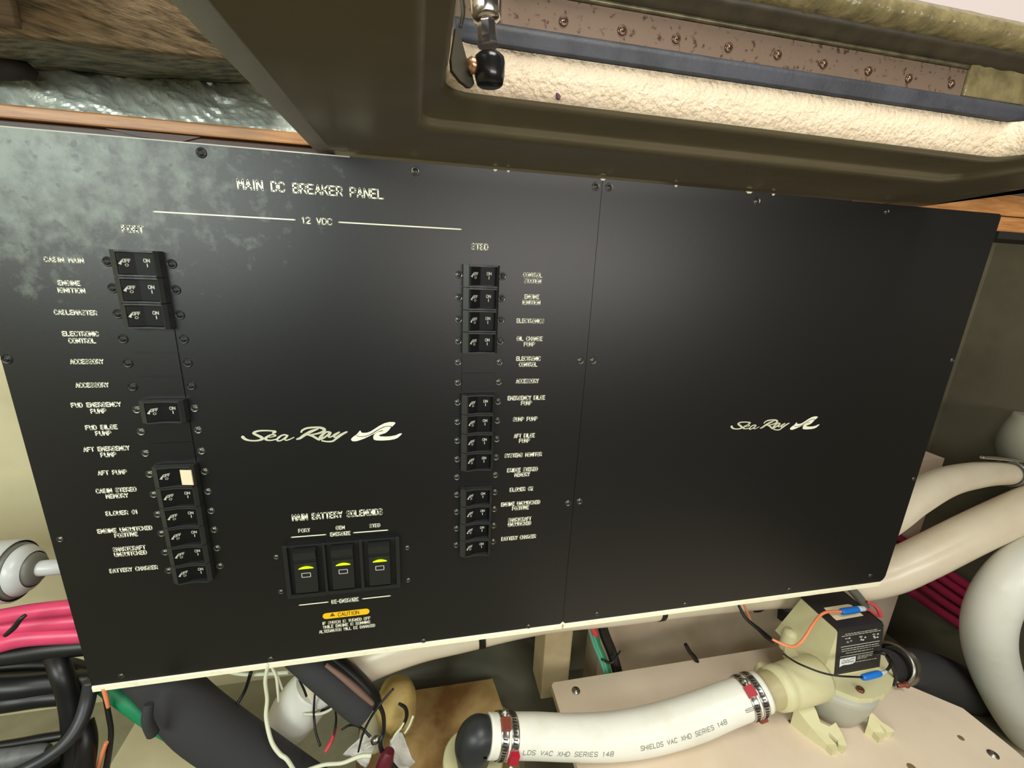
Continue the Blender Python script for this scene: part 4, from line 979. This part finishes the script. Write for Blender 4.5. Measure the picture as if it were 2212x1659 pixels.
# ================================================================ HOSES AND CABLES BESIDE THE PLAIN PANEL
tube('water_hose', [(1860, 1160, 0.05, 70), (1925, 1112, 0.055, 72), (1968, 1080, 0.06, 70), (2040, 1042, 0.075, 62), (2110, 1026, 0.09, 55), (2160, 1023, 0.10, 49), (2196, 1026, 0.105, 44)], MT['hose_warm'], 'upper cream hose arching from behind the panel into a grey valve', 'hose', seg=28)
vl = thing('valve_fitting', aty(2205, 1030, 0.11), 'grey valve fitting with clamp at the end of the upper hose', 'valve')
a, b_ = aty(2176, 1022, 0.102), aty(2230, 1030, 0.112); ra = 27 * pxm(a)
MB().lathe(a, b_ - a, [(0.0, ra), (0, ra * 1.08), (0.02, ra * 1.08), (0.02, ra)], 28).build('clamp_band', MT['steel_dull'], vl)
P, R = pathpx([(2120, 988, 0.09, 7), (2150, 990, 0.094, 7), (2185, 994, 0.097, 6), (2212, 999, 0.10, 6)], 3); MB().sweep(P, R, 8).build('clamp_tail', MT['steel'], vl)
P, R = pathpx([(2196, 1026, 0.108, 58), (2215, 1030, 0.112, 64), (2290, 1040, 0.12, 66)], 3); MB().sweep(P, R, 24).build('valve_body', MT['pvc_dark'], vl)
P, R = pathpx([(2240, 900, 0.135, 70), (2222, 950, 0.135, 96), (2232, 1000, 0.135, 100), (2250, 1060, 0.13, 90)], 4); MB().sweep(P, R, 20).build('valve_bonnet', mat('grey_valve', (150, 148, 132), 0.5), vl)
# long white hose running low behind both panels and climbing past the corner
LH = [(680, 1490, 0.060, 80), (790, 1428, 0.060, 84), (900, 1388, 0.060, 80), (1000, 1366, 0.060, 76), (1100, 1346, 0.062, 68), (1200, 1332, 0.065, 60), (1340, 1321, 0.070, 54), (1500, 1301, 0.080, 54), (1650, 1282, 0.098, 62), (1780, 1270, 0.104, 74), (1900, 1244, 0.092, 84), (1980, 1212, 0.080, 84), (2100, 1152, 0.070, 83), (2212, 1100, 0.065, 82), (2330, 1050, 0.065, 80), (2460, 996, 0.066, 76)]
tube('water_hose', LH, MT['hose_warm'], 'long white hose passing under the panels and climbing by the corner', 'hose', seg=30)
for x, lbl in ((1036, 'black cable tie round the long hose beneath the breaker panel'), (1421, 'black cable tie round the long hose beneath the plain panel')):
    p, T, r = along(LH, x)
    o = MB().lathe(p, T, [(-0.004, r), (-0.004, r * 1.05), (0.004, r * 1.05), (0.004, r)], 26).build('cable_tie', MT['cable_blk'], off=p); o.location = p; tag(o, lbl, 'cable tie')
tube('water_hose', [(2460, 1118, 0.02, 88), (2350, 1152, 0.02, 90), (2255, 1196, 0.02, 90), (2195, 1238, 0.02, 90), (2150, 1300, 0.02, 89), (2134, 1370, 0.02, 88), (2150, 1450, 0.02, 86), (2196, 1542, 0.015, 84), (2262, 1630, 0.01, 84), (2330, 1720, 0.0, 84), (2400, 1830, -0.02, 84), (2440, 1960, -0.05, 84)], MT['hose'], 'thick white hose curving down past the board corner', 'hose', seg=30)
gc = 'dark red cables crossing behind the white hoses'
RED = ['topmost dark red cable of the bundle behind the white hoses', 'second dark red cable down in the bundle behind the white hoses', 'third dark red cable down in the bundle behind the white hoses', 'fourth dark red cable down in the bundle behind the white hoses', 'lowest dark red cable of the bundle behind the white hoses', 'dark red cable recessed deepest in the bundle behind the white hoses']
for i, (dx, dy, dY, wd) in enumerate(((0, 0, 0.145, 18), (-12, 14, 0.143, 18), (-24, 30, 0.146, 18), (-36, 46, 0.144, 17), (-50, 62, 0.142, 19), (-14, 36, 0.168, 18))):
    tube('battery_cable', [(1905 + dx, 1138 + dy, dY, wd), (1985 + dx, 1192 + dy, dY, wd), (2060 + dx, 1245 + dy, dY + 0.004 * math.sin(i * 2), wd), (2130 + dx, 1292 + dy, dY, wd), (2200 + dx, 1342 + dy, dY, wd), (2290 + dx, 1410 + dy, dY, wd)], MT['cable_maroon'], RED[i], 'cable', gc, seg=10)
# ================================================================ BEHIND AND BELOW THE PANELS
# stringer face beyond the board, with its return and a tan block
MB().box(0.285, 0.90, 0.150, 0.20, -0.83, -0.30).build('trim_3', mat('pinkish_liner', (196, 178, 158), 0.55, col2=(170, 148, 128), nscale=9), kind='structure')
mb = MB().bevbox(0.178, 0.222, 0.118, 0.17, -0.66, -0.40, 0.003)
place(mb, 'spacer_block', MT['tan'], 'tan fibreglass block standing just beyond the board edge', 'block', (0.2, 0.14, -0.66))
gb = thing('cable_bundle', aty(1310, 1400, 0.10), 'taped black cable bundle with pale green wires beneath the panel seam', 'cables')
P, R = pathpx([(1296, 1330, 0.10, 20), (1306, 1370, 0.10, 22), (1322, 1410, 0.10, 22), (1334, 1452, 0.10, 22), (1340, 1480, 0.10, 22)], 4); MB().sweep(P, R, 12).build('taped_cable', MT['cable_blk'], gb)
for k, (dx, m_) in enumerate(((-13, 'wire_teal'), (-19, 'wire_teal'), (-8, 'wire_green'))):
    P, R = pathpx([(1290 + dx, 1350, 0.094, 7), (1302 + dx, 1392, 0.094, 7), (1318 + dx, 1430, 0.094, 7), (1330 + dx, 1470, 0.094, 7)], 4); MB().sweep(P, R, 8).build('wire', MT[m_], gb)
P, R = pathpx([(1276, 1346, 0.092, 12), (1283, 1362, 0.092, 15), (1289, 1374, 0.092, 8)], 3); MB().sweep(P, R, 10).build('red_terminal', MT['wire_red'], gb)
P, R = pathpx([(1300, 1424, 0.09, 5), (1320, 1432, 0.088, 6), (1336, 1412, 0.088, 4), (1340, 1406, 0.086, 3)], 3); MB().sweep(P, R, 6).build('tie', MT['cable_blk'], gb)
o, _ = tube('cable_clip', [(1481, 1392, 0.09, 8), (1490, 1408, 0.088, 9), (1500, 1420, 0.086, 10), (1508, 1434, 0.083, 9)], MT['cable_blk'], 'little black cable clip sticking up at the board back edge', 'clip', seg=8)
# dark grey duct dropping in front of the stained moulding
tube('exhaust_duct', [(790, 1478, 0.215, 60), (860, 1458, 0.215, 84), (940, 1438, 0.215, 104), (1030, 1426, 0.215, 124), (1100, 1436, 0.215, 132), (1136, 1490, 0.215, 128), (1146, 1550, 0.215, 124), (1150, 1590, 0.215, 120)], MT['duct'], 'dark grey flexible duct bending downward between moulding and board', 'duct', seg=30)
sm = [atz(x, y, -0.640) for x, y in ((780, 1508), (1064, 1466), (1100, 1570), (1150, 1760), (760, 1760))]
mb = MB().prism(sm, (0, 0, -0.10)); place(mb, 'fibreglass_moulding', MT['stain'], 'rust-stained fibreglass moulding beneath the black elbow', 'moulding', sm[0])
# dark insulated hoses
tube('insulated_hose', [(285, 1420, 0.03, 90), (366, 1488, 0.02, 104), (430, 1555, 0.01, 116), (540, 1634, 0.0, 112), (640, 1704, -0.01, 110), (720, 1760, -0.015, 110), (880, 1880, -0.03, 110)], MT['rubber_matt'], 'thick dark foam-covered hose slanting under the breaker panel', 'hose', seg=26)
tube('foam_sleeve', [(606, 1382, 0.03, 58), (650, 1420, 0.024, 60), (690, 1456, 0.017, 61), (735, 1494, 0.010, 61), (775, 1528, 0.004, 60), (792, 1543, 0.001, 50)], MT['rubber_matt'], 'dark foam sleeve with a cut end pointing at the elbow', 'sleeve', seg=24)
tube('black_hose', [(668, 1384, 0.046, 34), (715, 1422, 0.040, 35), (765, 1463, 0.032, 35), (803, 1504, 0.024, 32), (815, 1526, 0.020, 22)], MT['cable_blk'], 'narrow glossy black hose alongside the cut foam sleeve', 'hose', seg=14)
tube('cable_sleeve', [(704, 1436, 0.012, 9), (740, 1464, 0.007, 12), (775, 1494, 0.003, 13), (806, 1522, 0.000, 9)], mat('brown_sleeve', (120, 92, 80), 0.6), 'brownish strip wedged between foam sleeve and black hose', 'strip', seg=8)
# white bottle-like cover
bt = thing('hose_cover', aty(640, 1530, 0.06), 'white plastic cover with an open end below the breaker panel', 'cover')
P, R = pathpx([(610, 1580, 0.060, 44), (613, 1575, 0.060, 76), (622, 1562, 0.060, 94), (640, 1536, 0.060, 104), (664, 1504, 0.060, 102), (684, 1478, 0.060, 92)], 4); MB().sweep(P, R, 26, caps=True).build('cover', MT['hose'], bt)
P, R = pathpx([(668, 1520, 0.045, 30), (690, 1507, 0.045, 44), (712, 1498, 0.045, 40)], 4); MB().sweep(P, R, 14).build('torn_lip', MT['rag'], bt)
tube('black_strap', [(672, 1540, 0.042, 16), (700, 1530, 0.042, 20), (725, 1518, 0.042, 20)], MT['cable_blk'], 'black strap under the open end of the white cover', 'strap', seg=10)
# thin wires
gw = [('white_wire', 'wire_white', [(580, 1432, 0.0, 8), (573, 1470, 0.0, 8), (577, 1510, 0.0, 8), (575, 1550, -0.004, 9), (586, 1600, -0.014, 9), (604, 1628, -0.02, 9), (622, 1643, -0.024, 9), (650, 1690, -0.03, 9)], 'long white wire hanging from the panel edge to the bottom'),
      ('white_wire', 'wire_white', [(584, 1436, 0.002, 6), (596, 1460, 0.002, 6), (600, 1490, 0.002, 6), (602, 1516, 0.004, 5)], 'short white wire hanging beside the white cover'),
      ('white_wire', 'wire_white', [(588, 1440, 0.004, 5), (600, 1462, 0.004, 5), (610, 1490, 0.006, 5)], 'second short white wire next to the white cover'),
      ('white_wire', 'wire_white', [(470, 1446, 0.03, 7), (520, 1456, 0.03, 8), (570, 1456, 0.03, 8), (624, 1452, 0.03, 9)], 'white wire running along under the panel edge'),
      ('white_wire', 'wire_white', [(660, 1665, -0.02, 8), (700, 1652, -0.02, 8), (740, 1648, -0.02, 8), (776, 1634, -0.02, 9), (802, 1632, -0.02, 9)], 'cream wire running along the bottom toward the red connector'),
      ('white_wire', 'wire_white', [(655, 1543, 0.03, 5), (690, 1542, 0.03, 6), (708, 1536, 0.03, 6), (720, 1528, 0.03, 5)], 'curved white wire below the black strap'),
      ('white_wire', 'wire_white', [(785, 1620, 0.0, 4), (808, 1606, 0.0, 5), (820, 1596, 0.0, 5), (824, 1588, 0.0, 4)], 'thin white wire lying over the cloth'),
      ('white_wire', 'wire_white', [(840, 1618, 0.0, 4), (852, 1590, 0.0, 5), (866, 1572, 0.0, 5), (872, 1562, 0.0, 4)], 'thin pale wire end rising from the cloth'),
      ('white_wire', 'wire_white', [(874, 1584, 0.0, 4), (884, 1568, 0.0, 5), (892, 1548, 0.0, 5)], 'pale wire tip standing against the stained moulding'),
      ('black_wire', 'cable_blk', [(774, 1624, -0.004, 4), (784, 1586, -0.004, 5), (800, 1552, -0.004, 5), (822, 1520, 0.0, 5), (850, 1487, 0.01, 5)], 'thin black wire crossing the cut foam sleeve'),
      ('black_wire', 'cable_blk', [(818, 1520, 0.002, 10), (828, 1545, 0.0, 9), (829, 1580, 0.0, 8), (822, 1600, -0.004, 9), (826, 1624, -0.008, 10), (850, 1655, -0.012, 10), (880, 1690, -0.02, 10)], 'black wire dropping behind the red connector'),
      ('black_wire', 'cable_blk', [(862, 1520, 0.012, 6), (876, 1530, 0.012, 8), (878, 1550, 0.010, 8), (868, 1572, 0.006, 6)], 'hooked black wire in front of the stained moulding'),
      ('black_wire', 'cable_blk', [(680, 1500, 0.03, 4), (678, 1540, 0.03, 5), (682, 1580, 0.02, 5), (692, 1612, 0.01, 5)], 'dark wire hanging under the white cover'),
      ('black_wire', 'cable_blk', [(724, 1530, 0.03, 4), (726, 1560, 0.03, 5), (718, 1600, 0.02, 5)], 'dark wire loop by the black strap'),
      ('black_wire', 'cable_blk', [(738, 1576, 0.02, 4), (758, 1566, 0.02, 5), (780, 1572, 0.01, 5), (800, 1592, 0.002, 6)], 'arched dark wire joining the brass joint'),
      ('black_wire', 'cable_blk', [(542, 1452, 0.026, 8), (530, 1490, 0.026, 7), (512, 1522, 0.02, 7), (502, 1540, 0.016, 7)], 'black cord hanging from the white wire'),
      ('black_wire', 'cable_blk', [(646, 1468, 0.03, 4), (656, 1488, 0.03, 5), (662, 1504, 0.03, 5)], 'short black cord poking into the white cover'),
      ('red_wire', 'wire_red', [(702, 1625, 0.012, 8), (716, 1600, 0.02, 9), (726, 1570, 0.03, 7)], 'dull red wire below the black strap'),
      ('orange_wire', 'wire_orange', [(224, 1486, 0.0, 9), (230, 1508, 0.0, 9), (234, 1528, 0.0, 7)], 'orange wire emerging under the panel corner'),
      ('orange_wire', 'wire_orange', [(230, 1604, 0.0, 8), (222, 1626, 0.0, 9), (210, 1664, 0.0, 9)], 'orange wire reappearing near the bottom edge'),
      ('black_wire', 'cable_blk', [(226, 1500, 0.004, 9), (234, 1540, 0.004, 10), (240, 1580, 0.004, 10), (236, 1620, 0.004, 12), (226, 1680, 0.004, 14)], 'dark brown-black wire twisted with the orange one')]
for nm, m_, pts, lb in gw: tube(nm, pts, MT[m_], lb, 'wire', seg=8)
mb = MB().lathe(aty(812, 1598, 0.0), (1, 0.2, 0.4), [(-0.005, 0.0001), (-0.005, 0.003), (0, 0.0045), (0.004, 0.003), (0.006, 0.0001)], 12); place(mb, 'wire_joint', MT['steel_dull'], 'shiny little wire joint resting on the white cloth', 'joint', aty(812, 1598, 0.0))
tube('red_connector', [(842, 1622, -0.012, 22), (832, 1645, -0.014, 34), (822, 1690, -0.018, 36)], MT['maroon'], 'dark red connector sleeve at the bottom by the cloth', 'connector', seg=14)
# crumpled white cloth in two lobes
for j, (quad_, lb) in enumerate(((((742, 1622), (796, 1575), (812, 1600), (792, 1650)), 'white cloth corner to the side of the wire joint'), (((842, 1600), (866, 1582), (898, 1640), (862, 1690)), 'crumpled white cloth behind the red connector'))):
    mb = grid_patch(*[aty(x, y, 0.012) for x, y in quad_], 16, 16, 0.006, 45, 0.001, 11 + j, fold=0.004); place(mb, 'white_cloth', MT['rag'], lb, 'cloth', aty(*quad_[0], 0.012))
# yellowed blob of filler beside the sleeve
mb = MB(); bm = bmesh.new(); bmesh.ops.create_icosphere(bm, subdivisions=3, radius=1)
ctr = aty(858, 1524, 0.05)
for v in bm.verts: v.co = ctr + Vector((v.co.x * 0.026, v.co.y * 0.03, v.co.z * 0.036)) * (1 + 0.18 * noise.noise(v.co * 1.6))
bm.verts.index_update(); mb.add([v.co.copy() for v in bm.verts], [[v.index for v in f.verts] for f in bm.faces], 0, True); bm.free()
place(mb, 'filler_lump', mat('yellow_filler', (184, 160, 96), 0.6, col2=(140, 116, 64), nscale=30), 'yellowish lump of filler beside the cut foam sleeve', 'filler', ctr)
mb = MB().sweep(*pathpx([(790, 1500, 0.07, 30), (806, 1560, 0.06, 50), (800, 1610, 0.05, 60)], 4), 14); place(mb, 'filler_lump', mat('pale_filler', (190, 184, 150), 0.7, bump=0.4, bscale=90), 'pale filler mass behind the thin black wires', 'filler', aty(800, 1560, 0.06))

# ---- port corner: fitting, red cables, black cables, moulded block
pf = thing('pipe_fitting', aty(60, 1232, 0.05), 'grey-white stepped pipe fitting at the edge of the breaker panel', 'fitting')
a, b_ = aty(-60, 1240, 0.05), aty(130, 1224, 0.05); ax = b_ - a; L = ax.length; q = pxm(a)
MB().lathe(a, ax, [(-0.30, 0.0001), (-0.30, 66 * q), (0.50 * L, 66 * q), (0.52 * L, 63 * q)], 40).build('socket', MT['pvc'], pf)
MB().lathe(a, ax, [(0.50 * L, 60 * q), (0.53 * L, 58 * q), (0.54 * L, 58 * q), (0.56 * L, 54 * q)], 40).build('groove', MT['pvc_dark'], pf)
MB().lathe(a, ax, [(0.55 * L, 52 * q), (0.57 * L, 54 * q), (0.66 * L, 46 * q), (0.70 * L, 38 * q)], 40).build('cone', MT['pvc'], pf)
MB().lathe(a, ax, [(0.69 * L, 36 * q), (0.72 * L, 34 * q), (0.76 * L, 28 * q), (0.77 * L, 17 * q)], 40).build('collar', MT['pvc_dark'], pf)
MB().lathe(a, ax, [(0.74 * L, 17 * q), (1.3 * L, 17 * q), (1.3 * L, 0.0001)], 28).build('pipe', MT['pvc'], pf)
gr = 'red battery cables at the edge of the breaker panel'
for (p_, lb) in ((((-420, 1386, 0.03, 30), (-200, 1358, 0.03, 30), (-60, 1342, 0.03, 30), (0, 1332, 0.03, 31), (70, 1320, 0.03, 31), (150, 1311, 0.03, 31), (230, 1304, 0.03, 31)), 'top red battery cable of three beside the grey fitting'),
                 (((-420, 1410, 0.032, 32), (-200, 1382, 0.032, 32), (-60, 1366, 0.032, 32), (0, 1356, 0.032, 33), (80, 1347, 0.032, 34), (160, 1340, 0.032, 34), (240, 1336, 0.032, 34)), 'middle red battery cable of three, behind the black tie'),
                 (((-420, 1452, 0.024, 36), (-200, 1424, 0.024, 36), (-60, 1408, 0.024, 36), (0, 1390, 0.026, 38), (60, 1376, 0.028, 38), (160, 1370, 0.03, 37), (240, 1366, 0.03, 37)), 'lowest red battery cable of three')):
    tube('battery_cable', list(p_), MT['cable_red'], lb, 'cable', gr, seg=18)
tube('cable_tie', [(12, 1372, 0.008, 9), (30, 1356, 0.006, 11), (44, 1338, 0.006, 10), (56, 1328, 0.008, 7)], MT['cable_blk'], 'dark knotted tie around the red battery cables', 'cable tie', seg=8)
gk = 'black cables heaped in the bilge corner'
BLK = ['thick black cable directly under the lowest red cable', 'black cable dipping toward the panel corner below the red cables', 'fat black cable crossing the bilge corner in the middle of the heap', 'black cable just above the cream floor patch', 'black cable dropping upright through the heap toward the bottom', 'thin black cable along the lower side of the cream floor patch', 'black cable standing beside the twisted orange wire', 'fattest black cable in the lower bilge corner under the glossy hose']
for i, p_ in enumerate((((-420, 1468, 0.03, 40), (-200, 1440, 0.03, 40), (-60, 1424, 0.03, 40), (40, 1412, 0.03, 42), (120, 1400, 0.03, 42), (240, 1390, 0.03, 40)), ((-420, 1490, 0.05, 34), (-200, 1462, 0.05, 34), (-60, 1446, 0.05, 34), (60, 1436, 0.05, 36), (150, 1440, 0.045, 34), (220, 1470, 0.04, 34)),
                        ((-420, 1534, 0.02, 50), (-200, 1506, 0.02, 50), (-60, 1490, 0.02, 50), (40, 1484, 0.02, 50), (110, 1476, 0.024, 46), (200, 1470, 0.03, 44)), ((-420, 1572, 0.015, 40), (-200, 1544, 0.015, 40), (-60, 1528, 0.015, 40), (30, 1514, 0.015, 42), (100, 1506, 0.018, 38), (190, 1500, 0.02, 36)),
                        ((92, 1350, 0.05, 34), (108, 1390, 0.04, 36), (132, 1450, 0.018, 40), (150, 1510, 0.012, 40), (158, 1580, 0.004, 40), (160, 1690, -0.01, 44)), ((-420, 1662, 0.0, 16), (-200, 1634, 0.0, 16), (-60, 1618, 0.0, 16), (30, 1606, 0.0, 18), (90, 1596, 0.0, 20), (140, 1588, 0.0, 18)),
                        ((180, 1560, 0.01, 36), (186, 1610, 0.0, 40), (170, 1700, -0.01, 48)), ((120, 1640, -0.005, 60), (90, 1680, -0.01, 66), (60, 1740, -0.012, 70)))):
    tube('black_cable', list(p_), MT['cable_blk'], BLK[i], 'cable', gk, seg=14)
tube('black_hose', [(196, 1470, 0.012, 26), (190, 1510, 0.006, 28), (176, 1555, -0.004, 28), (150, 1596, -0.014, 27), (110, 1630, -0.022, 26), (40, 1668, -0.03, 26), (-120, 1740, -0.04, 26), (-360, 1850, -0.05, 26)], MT['rubber'], 'glossy black hose curving across the tangled black cables', 'hose', seg=18)
tube('green_cable', [(226, 1480, 0.02, 34), (256, 1502, 0.018, 36), (290, 1530, 0.014, 34), (340, 1572, 0.01, 26), (380, 1600, 0.008, 20)], MT['wire_green'], 'thick green cable slipping under the foam-covered hose', 'cable', seg=14)
tube('green_cable', [(-40, 1478, 0.055, 14), (30, 1472, 0.055, 14), (90, 1466, 0.055, 12)], MT['wire_green'], 'dark green cable among the black ones', 'cable', seg=10)
tube('hose_strap', [(322, 1520, -0.02, 18), (318, 1556, -0.024, 22), (330, 1584, -0.022, 24)], MT['rubber_matt'], 'dark strap end hanging off the foam-covered hose', 'strap', seg=10)
tube('grey_conduit', [(-360, 1690, -0.01, 40), (-60, 1648, -0.01, 40), (20, 1638, -0.01, 40), (80, 1626, -0.01, 34), (104, 1622, -0.01, 26)], mat('worn_grey_conduit', (104, 106, 106), 0.5, col2=(58, 60, 60), nscale=60), 'worn grey conduit end in the bilge corner', 'conduit', seg=14)
blk = [atz(x, y, -0.625) for x, y in ((298, 1552), (345, 1585), (470, 1640), (440, 1780), (150, 1800))]
mb = MB().prism(blk, (0, 0, -0.08)); place(mb, 'moulded_block', MT['cream'], 'cream moulded block below the foam-covered hose', 'block', blk[0])
MB().box(-0.92, 0.16, 0.12, 0.30, -0.83, -0.74).build('trim_4', MT['floor_liner'], kind='structure')

tube('hose_end', [(1680, 1318, 0.150, 44), (1715, 1308, 0.150, 50), (1752, 1300, 0.150, 50), (1790, 1290, 0.150, 44)], MT['cable_blk'], 'black hose end tucked under the plain panel behind the pump', 'hose', seg=16)
tube('cable_stub', [(1626, 1318, 0.090, 10), (1638, 1314, 0.088, 16), (1650, 1309, 0.088, 14)], MT['cable_blk'], 'short black stub beneath the plain panel beside the pump sleeve', 'stub', seg=10)
tube('grey_strap', [(1828, 1262, 0.062, 14), (1846, 1280, 0.060, 18), (1864, 1302, 0.056, 17), (1874, 1318, 0.052, 10)], MT['pvc_dark'], 'grey strap end behind the paper sticker on the pump', 'strap', seg=10)
